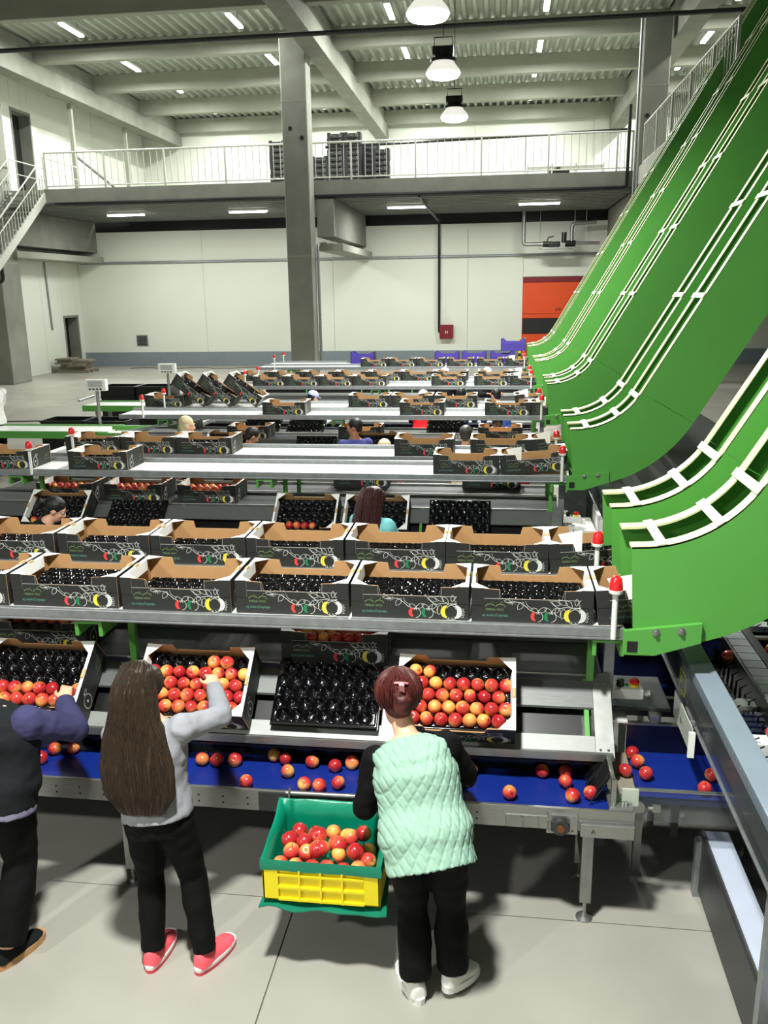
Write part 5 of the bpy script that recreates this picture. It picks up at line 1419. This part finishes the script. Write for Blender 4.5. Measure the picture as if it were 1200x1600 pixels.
def figure(label, J, st):
    """J = joints in metres; st = looks. One continuous body under separate garments."""
    root = thing('person', label, 'person', (J['pelvis'][0], J['pelvis'][1], 0))
    vx = st.get('voxel', .012); sk = M[st.get('skin', 'skin')]
    G_ = {k: V3(v) for k, v in J.items() if not isinstance(v, (int, float))}
    up = (G_['chest'] - G_['pelvis']); Lt = up.length; up.normalize()
    rt_ = (G_['shR'] - G_['shL']).normalized(); rb = (G_['hipR'] - G_['hipL']).normalized()
    sw = (G_['shR'] - G_['shL']).length / 2; hw, ww, cw = st.get('hw', .155), st.get('ww', .135), st.get('cw', .16); dp = st.get('depth', 1.0)
    def torso(mb, inf, t0, t1, flare=0.0):
        keys = [(-.24, hw * .86, .10), (0, hw, .118), (.35, ww, .10), (.68, cw, .118), (.88, sw * .98, .095), (1.0, sw * st.get('shl', .72), .07), (1.1, .062, .058)]
        rings = []
        N = 22
        for i in range(N + 1):
            t = t0 + (t1 - t0) * i / N
            for a, b in zip(keys[:-1], keys[1:]):
                if a[0] <= t <= b[0] or (a is keys[0] and t < a[0]) or (b is keys[-1] and t > b[0]):
                    q = min(1, max(0, (t - a[0]) / (b[0] - a[0]))); q = q * q * (3 - 2 * q)
                    rx, ry = a[1] + (b[1] - a[1]) * q, a[2] + (b[2] - a[2]) * q; break
            rr = rb.lerp(rt_, min(1, max(0, t))); rr = (rr - up * rr.dot(up) * (1 - min(1, max(0, t)))).normalized(); ff = up.cross(rr).normalized()
            fl_ = flare * max(0, .3 - t)
            c = G_['pelvis'] + up * Lt * t if t < 1 else G_['chest'] + (G_['neck'] - G_['chest']) * min(1, (t - 1) / .12)
            rings.append(oval(c + ff * (.012 * math.sin(t * 3)), rr, ff, rx + inf + fl_, ry * dp + inf + fl_))
        mb.loft(rings)
    AR = [.05, .043, .037, .034, .025]; sA = st.get('arm', 1.0)
    def arm(mb, s, inf, t_end=1.0):
        a, b, c = G_['sh' + s], G_['el' + s], G_['wr' + s]
        pts = [a, lerp(a, b, .5), b, lerp(b, c, .4), lerp(b, c, t_end)]
        limb(mb, pts, [r * sA for r in AR], 14, inf)
        ell(mb, a, (.055 * sA + inf, 0, 0), (0, .055 * sA + inf, 0), (0, 0, .055 * sA + inf))
    LR = [.082, .072, .052, .05, .036]; sL = st.get('leg', 1.0)
    def leg(mb, s, inf, extra_end=0.0, end=1.0):
        a, b, c = G_['hip' + s], G_['kn' + s], G_['an' + s]
        rr = [r * sL for r in LR]; rr[-1] += extra_end; rr[-2] += extra_end * .5
        limb(mb, [a, lerp(a, b, .5), b, lerp(b, c, .4), lerp(b, c, end)], rr, 14, inf)
        ell(mb, a, (.085 * sL + inf, 0, 0), (0, .09 * sL + inf, 0), (0, 0, .085 * sL + inf))
    # body: one continuous skin
    mb = MB(); torso(mb, 0, -.24, 1.1)
    hd = st.get('headdir', (0, 1, 0)); hu = st.get('headup', (0, 0, 1)); hs = st.get('hs', .98)
    mb.tube([lerp(G_['chest'], G_['neck'], .2), G_['neck'], G_['head'] - V3(hu) * .03], [.06, .052, .05], 14)
    r_, f_, u_, P = head_parts(mb, G_['head'], hd, hu, hs)
    for s in 'LR':
        arm(mb, s, 0); leg(mb, s, 0)
        if 'hd' + s in G_: hand(mb, G_['wr' + s], G_['hd' + s], G_.get('hn' + s, V3((0, 0, 1))), -1 if s == 'R' else 1, .95, st.get('curl' + s, .45))
        else: hand(mb, G_['wr' + s], G_['wr' + s] - G_['el' + s], V3((0, 0, 1)), -1 if s == 'R' else 1, .95)
        ft = G_['toe' + s]; ell(mb, lerp(G_['an' + s], ft, .5) * 1.0 + V3((0, 0, -.02)), (.03, 0, 0), (0, .03, 0), (0, 0, .03))
    body = union(mb, min(vx, .0075) if st.get('near') else vx * .8, 'body', [sk], root, 3)
    if st.get('face'):
        for k in (-1, 1):
            e = ell(MB(), P(k * .03, .068, .005), r_ * .013 * hs, f_ * .012 * hs, u_ * .010 * hs, 10, 6).build('eye', M['eye'], body, smooth=True)
            ell(MB(), P(k * .03, .078, .005), r_ * .006 * hs, f_ * .004 * hs, u_ * .006 * hs, 8, 5).build('iris', M['iris'], e, smooth=True)
            MB().tube([P(k * .012, .086, .024), P(k * .03, .088, .03), P(k * .048, .076, .025)], [.003, .004, .002], 5).build('eyebrow', M[st.get('brow', 'hair_black')], body)
    # garments
    lo, hi = st.get('top', (-.12, 1.06)); inf = st.get('inf', .016)
    mb = MB(); torso(mb, inf, lo, hi, st.get('flare', 0.0))
    if st.get('sleeves', True) is True:
        for s in 'LR': arm(mb, s, inf * .9 + .004, .97)
    union(mb, st.get('gvox', vx), st.get('topname', 'sweatshirt'), [M[st['topm']]], root, 3, st.get('disp') or wrinkle(.006))
    if st.get('under'):
        mb = MB(); torso(mb, inf - .004, st['under'][1], 0, st.get('flare', 0)); union(mb, vx, 'shirt', [M[st['under'][0]]], root, 2, wrinkle(.006))
    if st.get('sleeves', True) is not True:
        for s in 'LR':
            mb = MB(); arm(mb, s, inf * .9 + .004 if not st.get('slim') else .012, .97)
            union(mb, vx, 'sleeve', [M[st['sleeves']]], root, 3, wrinkle(.006, 12, 3))
    mb = MB(); torso(mb, .010, -.26, st.get('waist', .12))
    for s in 'LR': leg(mb, s, st.get('tinf', .014), st.get('tend', .012), st.get('lend', .95))
    union(mb, vx, 'trousers', [M[st.get('trm', 'trouser_black')]], root, 3, wrinkle(.006, 8, 5))
    for s in 'LR':
        a, b = G_['an' + s], G_['toe' + s]; d = V3((b.x - a.x, b.y - a.y, 0)).normalized()
        shoe(root, a - d * .055, b, [M[q] for q in st.get('shoe', ('black', 'dark_steel', 'white_plastic', 'white_plastic'))], lift=st.get('lift' + s, 0))
    # hair and headwear
    H = st.get('hair')
    if H:
        mb = MB(); kind, hm = H
        if kind != 'none':
            hv = 1.14 if kind == 'updo' else 1.0
            ell(mb, P(0, -.022, .036), r_ * .083 * hs * hv, f_ * .096 * hs * hv, u_ * .088 * hs * hv, 20, 12)
            if kind == 'bob':
                ell(mb, P(0, -.045, -.03), r_ * .088 * hs, f_ * .062 * hs, u_ * .085 * hs, 20, 12)
                for k in (-1, 1): ell(mb, P(k * .068, -.01, -.03), r_ * .022 * hs, f_ * .052 * hs, u_ * .075 * hs)
            if kind == 'long':
                ell(mb, P(0, -.03, .025), r_ * .118, f_ * .105, u_ * .095, 20, 12)
                mb.loft([oval(P(0, -.045 - .012 * i, .02 - .062 * i), r_, f_, (.12, .126, .132, .138, .14, .128)[i], (.075, .068, .058, .05, .042, .026)[i]) for i in range(6)])
            if kind in ('short', 'updo', 'pony'):
                ell(mb, P(0, -.058, -.02), r_ * .066 * hs, f_ * .045 * hs, u_ * .06 * hs)
            if kind == 'pony':
                mb.tube([P(0, -.1, .03), P(0, -.15, .02), P(0, -.165, -.05), P(0, -.15, -.14)], [.025, .03, .028, .01], 10)
            if kind == 'updo':
                mb.tube([P(.0, -.105, -.05), P(.01, -.125, .0), P(-.005, -.12, .05), P(.0, -.09, .09)], [.035, .045, .04, .025], 12)
                ell(mb, P(.02, -.07, .09), r_ * .04, f_ * .035, u_ * .025); ell(mb, P(-.035, -.06, .095), r_ * .03, f_ * .03, u_ * .02)
            hair_o = union(mb, .0075 if st.get('near') else .010, 'hair', [M[hm]], root, 2, wrinkle(.004, 30, 2))
            if kind in ('updo', 'long'):
                q = MB(); R_ = random.Random(3)
                for i in range(150 if kind == 'updo' else 70):
                    az = R_.uniform(-2.5, 2.5); pts = []; k_ = R_.uniform(1.0, 1.07); tw = R_.uniform(-.35, .35)
                    for j in range(9):
                        t = j / 8
                        if kind == 'updo':
                            el = -.75 + 2.1 * t; a2 = az * (1 - .55 * t) + tw * t; c0, (ra, rb, rc) = (0, -.022, .036), (.095, .110, .100)
                            bulge = 1 + .16 * max(0, math.cos(a2)) * math.sin(PI * t)
                            pts.append(P(ra * k_ * bulge * math.cos(el) * math.sin(a2), c0[1] - rb * k_ * bulge * math.cos(el) * math.cos(a2), c0[2] + rc * k_ * math.sin(el)))
                        else:
                            x = az / 2.5; wd = (.105, .122, .128, .132, .136, .14, .142, .138, .13)[j]; dd = (.07, .105, .105, .095, .085, .075, .06, .05, .04)[j]
                            pts.append(P(wd * x, -.04 - .07 * t - dd * math.sqrt(max(0, 1 - x * x)), (.10 if j == 0 else .08) - .36 * t))
                    q.tube(pts, [.0022, .0034, .0036, .0036, .0036, .0034, .003, .0026, .0015], 4)
                q = q.build('hair_strands', M[hm], hair_o, smooth=True, recalc=False); q['kind'] = 'stuff'
    C_ = st.get('cap')
    if C_:
        mb = MB(); ell(mb, P(0, -.012, .048), r_ * .09 * hs, f_ * .106 * hs, u_ * .082 * hs, 20, 12)
        q = union(mb, .010, 'cap', [M[C_[0]]], root, 2)
        if C_[1]:
            MB().loft([[P(k, .07 + b, z) for k, b, z in ((-.065, 0, .035), (-.03, .0, .045), (.03, .0, .045), (.065, 0, .035), (.05, .07, .02), (0, .095, .018), (-.05, .07, .02))], [P(k, .07 + b, z - .006) for k, b, z in ((-.065, 0, .035), (-.03, .0, .045), (.03, .0, .045), (.065, 0, .035), (.05, .07, .02), (0, .095, .018), (-.05, .07, .02))]]).build('brim', M[C_[1]], q)
    return root, P, (r_, f_, u_)

# --- girl with long hair
g, P, B = figure('girl with very long brown hair, grey sweatshirt and coral sneakers, filling a sloped crate', dict(
    pelvis=(-1.525, 3.345, .79), chest=(-1.565, 3.41, 1.165), neck=(-1.59, 3.44, 1.235), head=(-1.607, 3.485, 1.345),
    shL=(-1.715, 3.40, 1.135), elL=(-1.785, 3.50, .93), wrL=(-1.70, 3.72, .90), shR=(-1.415, 3.42, 1.165), elR=(-1.285, 3.615, 1.135), wrR=(-1.40, 3.855, 1.165), hdR=(-.35, .75, .35), hnR=(.3, -.2, 1),
    hipL=(-1.60, 3.345, .74), knL=(-1.605, 3.38, .42), anL=(-1.575, 3.265, .085), toeL=(-1.565, 3.455, 0), hipR=(-1.45, 3.345, .74), knR=(-1.40, 3.39, .42), anR=(-1.325, 3.275, .085), toeR=(-1.255, 3.455, 0)),
    dict(near=True, voxel=.009, hw=.135, ww=.13, cw=.145, leg=.98, arm=.95, lend=1.0, headdir=(.12, .93, -.3), headup=(0, .3, 1), hs=.96, topm='sweat_grey', inf=.016, top=(-.06, 1.05), flare=.04, tinf=.014, tend=.006, trm='trouser_black', curlR=.6,
         shoe=('coral', 'coral_sole', 'white_plastic', 'coral_light'), hair=None, disp=wrinkle(.007, 10, 1)) if not M.update(coral=mat('coral_shoe', (252, 98, 110), .6), coral_light=mat('coral_light', (255, 150, 155), .6), coral_sole=mat('coral_sole', (214, 66, 84), .4)) else None)
def long_hair(parent):
    path = [V3((-1.607, 3.50, 1.44)), V3((-1.61, 3.435, 1.425)), V3((-1.61, 3.385, 1.36)), V3((-1.60, 3.35, 1.26)), V3((-1.585, 3.30, 1.16)), V3((-1.567, 3.255, 1.05)), V3((-1.55, 3.225, .94)), V3((-1.54, 3.205, .85))]
    wid = [.035, .085, .105, .118, .152, .172, .165, .10]; dep = [.035, .07, .085, .085, .06, .048, .038, .018]
    mb = MB(); rt = V3((1, .05, 0)).normalized(); rings = []
    def PW(t):
        i = min(int(t * 7), 6); q = t * 7 - i
        return path[i].lerp(path[i + 1], q), wid[i] + (wid[i + 1] - wid[i]) * q, dep[i] + (dep[i + 1] - dep[i]) * q, (path[i + 1] - path[i]).normalized()
    for i in range(29):
        c, a, b, d = PW(i / 28); f = rt.cross(d).normalized() * -1
        rings.append(oval(c, rt, f, a, b, 40, 2.0))
    mb.loft(rings)
    ell(mb, (-1.607, 3.478, 1.365), (.10, 0, 0), (0, .095, 0), (0, 0, .088), 24, 14)
    sh = union(mb, .007, 'hair', [M['hair_brown']], parent, 2, lambda p: .0045 * noise.noise((p.x * 60, p.y * 10, p.z * 3)) + .003 * noise.noise((p.x * 150, 4, p.z * 4)))
    mb = MB(); R_ = random.Random(5)
    for i in range(170):
        a = R_.uniform(-1, 1); t0 = R_.uniform(.08, .3); t1 = R_.uniform(.86, 1.0); pts = []; ph = R_.uniform(0, 6)
        for j in range(12):
            t = t0 + (t1 - t0) * j / 11; c, w_, dp_, d = PW(min(t, .999)); f = rt.cross(d).normalized() * -1
            aa = a * (.96 + .04 * math.sin(ph + j * .5)); s_ = math.sqrt(max(0, 1 - aa * aa))
            q = c + rt * w_ * aa; sg = -1 if f.y > 0 else 1
            pts.append(q + f * sg * (dp_ * s_ + .002))
        rr = R_.uniform(.0018, .0036); mb.tube(pts, [rr * (1 - .6 * j / 11) for j in range(12)], 4)
    q = mb.build('hair_strands', M['hair_brown'], sh, smooth=True, recalc=False); q['kind'] = 'stuff'
long_hair(g)

# --- woman in the mint vest
M['mint_shade'] = M['mint']
def quilt(p):
    al = (p.x + .3) * 1.0 + (p.y - 3.3) * .55; h = p.z
    a = (al * .92 + h * .46) / .037; b = (al * .80 - h * .62) / .041
    da, db = abs(a - round(a)), abs(b - round(b)); d = min(da, db)
    return -.0052 * math.exp(-(d / .13) ** 2) + .004 * noise.noise((p.x * 14, p.y * 14, p.z * 20)) + .003
wm, P, B = figure('woman with maroon hair, mint quilted vest, black sleeves and white sneakers, facing the line', dict(
    pelvis=(-.275, 3.285, .80), chest=(-.355, 3.455, 1.105), neck=(-.385, 3.50, 1.165), head=(-.428, 3.60, 1.275),
    shL=(-.515, 3.47, 1.03), elL=(-.57, 3.44, .80), wrL=(-.50, 3.69, .76), shR=(-.20, 3.475, 1.12), elR=(-.11, 3.56, .93), wrR=(-.17, 3.80, .90),
    hipL=(-.355, 3.275, .74), knL=(-.335, 3.30, .42), anL=(-.315, 3.215, .085), toeL=(-.395, 3.385, 0), hipR=(-.185, 3.275, .74), knR=(-.165, 3.32, .42), anR=(-.15, 3.265, .10), toeR=(-.055, 3.405, 0)),
    dict(near=True, voxel=.009, hw=.188, ww=.172, cw=.178, depth=1.12, leg=1.12, arm=1.0, shl=1.04, headdir=(-.18, .88, -.42), headup=(-.05, .4, 1), hs=1.08, topm='mint', topname='quilted_vest', sleeves='sleeve_black', inf=.017, top=(-.40, 1.085), flare=.03, gvox=.0052, disp=quilt,
         tinf=.010, tend=.024, shoe=('white_plastic', 'board_white', 'board_white', 'grey_plastic'), liftR=.03, hair=('updo', 'hair_maroon')))
MB().box(-.012, .012, -.006, .006, -.035, .035, 0, Matrix.Translation(P(.005, -.165, .045)) @ Matrix.Rotation(.5, 4, 'X')).tube([P(-.025, -.15, .07), P(.005, -.172, .07), P(.03, -.15, .066)], .006, 6).build('hair_clip', mat('pink_clip', (238, 150, 160), .3), wm, bev=.002)

# --- man at the left edge
figure('man in dark vest with navy sleeves reaching into a crate at the left edge', dict(
    pelvis=(-2.375, 3.37, .86), chest=(-2.375, 3.445, 1.185), neck=(-2.44, 3.48, 1.25), head=(-2.60, 3.60, 1.36),
    shL=(-2.585, 3.43, 1.15), elL=(-2.70, 3.5, .93), wrL=(-2.62, 3.73, .90), shR=(-2.175, 3.43, 1.15), elR=(-2.045, 3.625, 1.02), wrR=(-2.215, 3.845, 1.05), hdR=(-.2, .8, .5), hnR=(.2, -.5, .9),
    hipL=(-2.47, 3.36, .80), knL=(-2.50, 3.38, .44), anL=(-2.50, 3.25, .085), toeL=(-2.52, 3.44, 0), hipR=(-2.27, 3.36, .80), knR=(-2.265, 3.38, .44), anR=(-2.285, 3.19, .085), toeR=(-2.215, 3.38, 0)),
    dict(near=True, voxel=.010, hw=.215, ww=.22, cw=.225, depth=1.2, leg=1.18, arm=1.15, shl=.9, under=('lilac', -.40), skin='skin', headdir=(-.3, .85, -.4), headup=(-.2, .3, 1), topm='vest_dark', topname='vest', sleeves='navy', inf=.02, top=(-.32, 1.085), flare=.05, tinf=.016, tend=.03,
         shoe=('vest_dark', 'kraft', 'kraft', 'grey_plastic'), hair=('short', 'hair_grey')))

def auto(label, hx, hy, ztop, face, lean, st, arms='table', hyaw=0, hpitch=.25):
    cp = math.cos
    Hh = ztop / (.53 + .305 * cp(lean) + .108 * cp(lean * .8) + .066)
    Hh = max(1.3, min(1.85, Hh))
    fw = V3((math.sin(face), math.cos(face), 0)); rg_ = V3((fw.y, -fw.x, 0)); z = V3((0, 0, 1))
    d1 = fw * math.sin(lean) + z * cp(lean); d2 = fw * math.sin(lean * .8) + z * cp(lean * .8)
    off = d1 * .305 * Hh + d2 * .108 * Hh
    pel = V3((hx - off.x, hy - off.y, .53 * Hh)); ch = pel + d1 * .288 * Hh; nk = ch + d2 * .05 * Hh; hd = pel + off
    J = dict(pelvis=pel, chest=ch, neck=nk, head=hd)
    for s, k in (('L', -1), ('R', 1)):
        sh = ch + rg_ * k * .108 * Hh - d1 * .03
        el = sh + rg_ * k * .05 + fw * .10 - z * .2 * cp(lean * .5); wr = el + fw * .2 - rg_ * k * .06 + z * .03
        J.update({'sh' + s: sh, 'el' + s: el, 'wr' + s: wr, 'hip' + s: pel + rg_ * k * .085 - z * .03, 'kn' + s: pel + rg_ * k * .09 + fw * .03 - z * .27 * Hh, 'an' + s: V3((pel.x, pel.y, .085)) + rg_ * k * .10, 'toe' + s: V3((pel.x, pel.y, 0)) + rg_ * k * .12 + fw * .19})
    a = face + hyaw
    hf = V3((math.sin(a) * cp(hpitch), math.cos(a) * cp(hpitch), -math.sin(hpitch)))
    st = dict(dict(voxel=.014, headdir=hf, headup=(0, 0, 1), inf=.018, arm=1.05), **st)
    return figure(label, J, st)
R90 = PI / 2
auto('woman with long dark brown hair in a teal top, back turned, at the second line', -1.03, 7.12, 1.46, .45, .25, dict(topm='teal', hair=('long', 'hair_auburn')))
auto('woman with a black ponytail bending over a sloped crate of the second line at left', -3.98, 7.15, 1.31, 1.2, .75, dict(topm='dark_shirt', hair=('pony', 'hair_black'), face=True), hpitch=.5)
auto('woman with a blond bob in a pink top looking right, behind the second line', -3.87, 10.35, 1.61, 1.35, .12, dict(topm='pink', hair=('bob', 'hair_blond'), face=True, brow='hair_blond'), hpitch=.15)
auto('dark haired person bending low, only head and ear showing over the second track', -3.15, 10.75, 1.40, .9, .5, dict(topm='dark_shirt', skin='skin_tan', hair=('short', 'hair_black'), face=True), hpitch=.5)
auto('man with short black hair in a navy hoodie looking left at the third line', -1.80, 10.75, 1.53, -.5, .12, dict(topm='hoodie', topname='hoodie', skin='skin_tan', hair=('short', 'hair_black'), face=True), hyaw=-.95, hpitch=.15)
auto('pale blond person bent low beside the man in navy hoodie', -1.34, 10.2, 1.35, .2, .55, dict(topm='pink', hair=('bob', 'hair_pale')))
auto('grey haired person in a beige jacket, back turned, behind the second line', -.36, 10.3, 1.51, .1, .2, dict(topm='beige', topname='jacket', hair=('short', 'hair_grey')))
auto('person in red vest, black sleeves and white cap at the fourth line', -1.22, 14.35, 1.48, .1, .3, dict(topm='red', topname='vest', sleeves='sleeve_black', hair=('short', 'hair_black'), cap=('white_cloth', None), hw=.17, cw=.18))
auto('person in lilac cap and blue, white and red jacket at the fourth line', -3.10, 14.35, 1.47, .7, .35, dict(topm='blue', topname='jacket', sleeves='white_cloth', hair=('short', 'hair_black'), cap=('lilac_cap', 'lilac_cap'), hw=.17))
auto('man in a grey white sweater facing the viewer, bent under the third track', .02, 13.18, 1.20, PI - .1, .95, dict(topm='offwhite', skin='skin_dark', hair=('short', 'hair_black'), face=True), hpitch=.0)
auto('dark haired person in navy bent over at the fourth line beside the red vest', -.58, 14.3, 1.53, .3, .3, dict(topm='deep_navy', hair=('short', 'hair_black')))
auto('person in dark blue jacket leaning right of the navy one at the fourth line', -.02, 14.5, 1.50, -.6, .5, dict(topm='deep_navy', topname='jacket', hair=('short', 'hair_black')))
auto('person in a pale pink cap behind the crates of the fourth line', -1.08, 18.1, 1.53, .1, .15, dict(topm='dark_shirt', hair=('short', 'hair_black'), cap=('white_cloth', None)))
auto('person in a white cap right of the pale pink cap, fourth line', -.2, 18.1, 1.53, 2.6, .1, dict(topm='dark_shirt', skin='skin_tan', face=True, hair=('short', 'hair_black'), cap=('white_cloth', None)))
auto('person in burgundy bent deep behind the crates at the right end of the second line', .18, 10.0, 1.16, PI, .85, dict(topm='burgundy', hair=('short', 'hair_black')))
auto('person in a white shirt and dark trousers walking at the far left edge', -8.86, 14.2, 1.84, -1.2, .05, dict(topm='white_cloth', skin='skin', face=True, hair=('short', 'hair_black')))
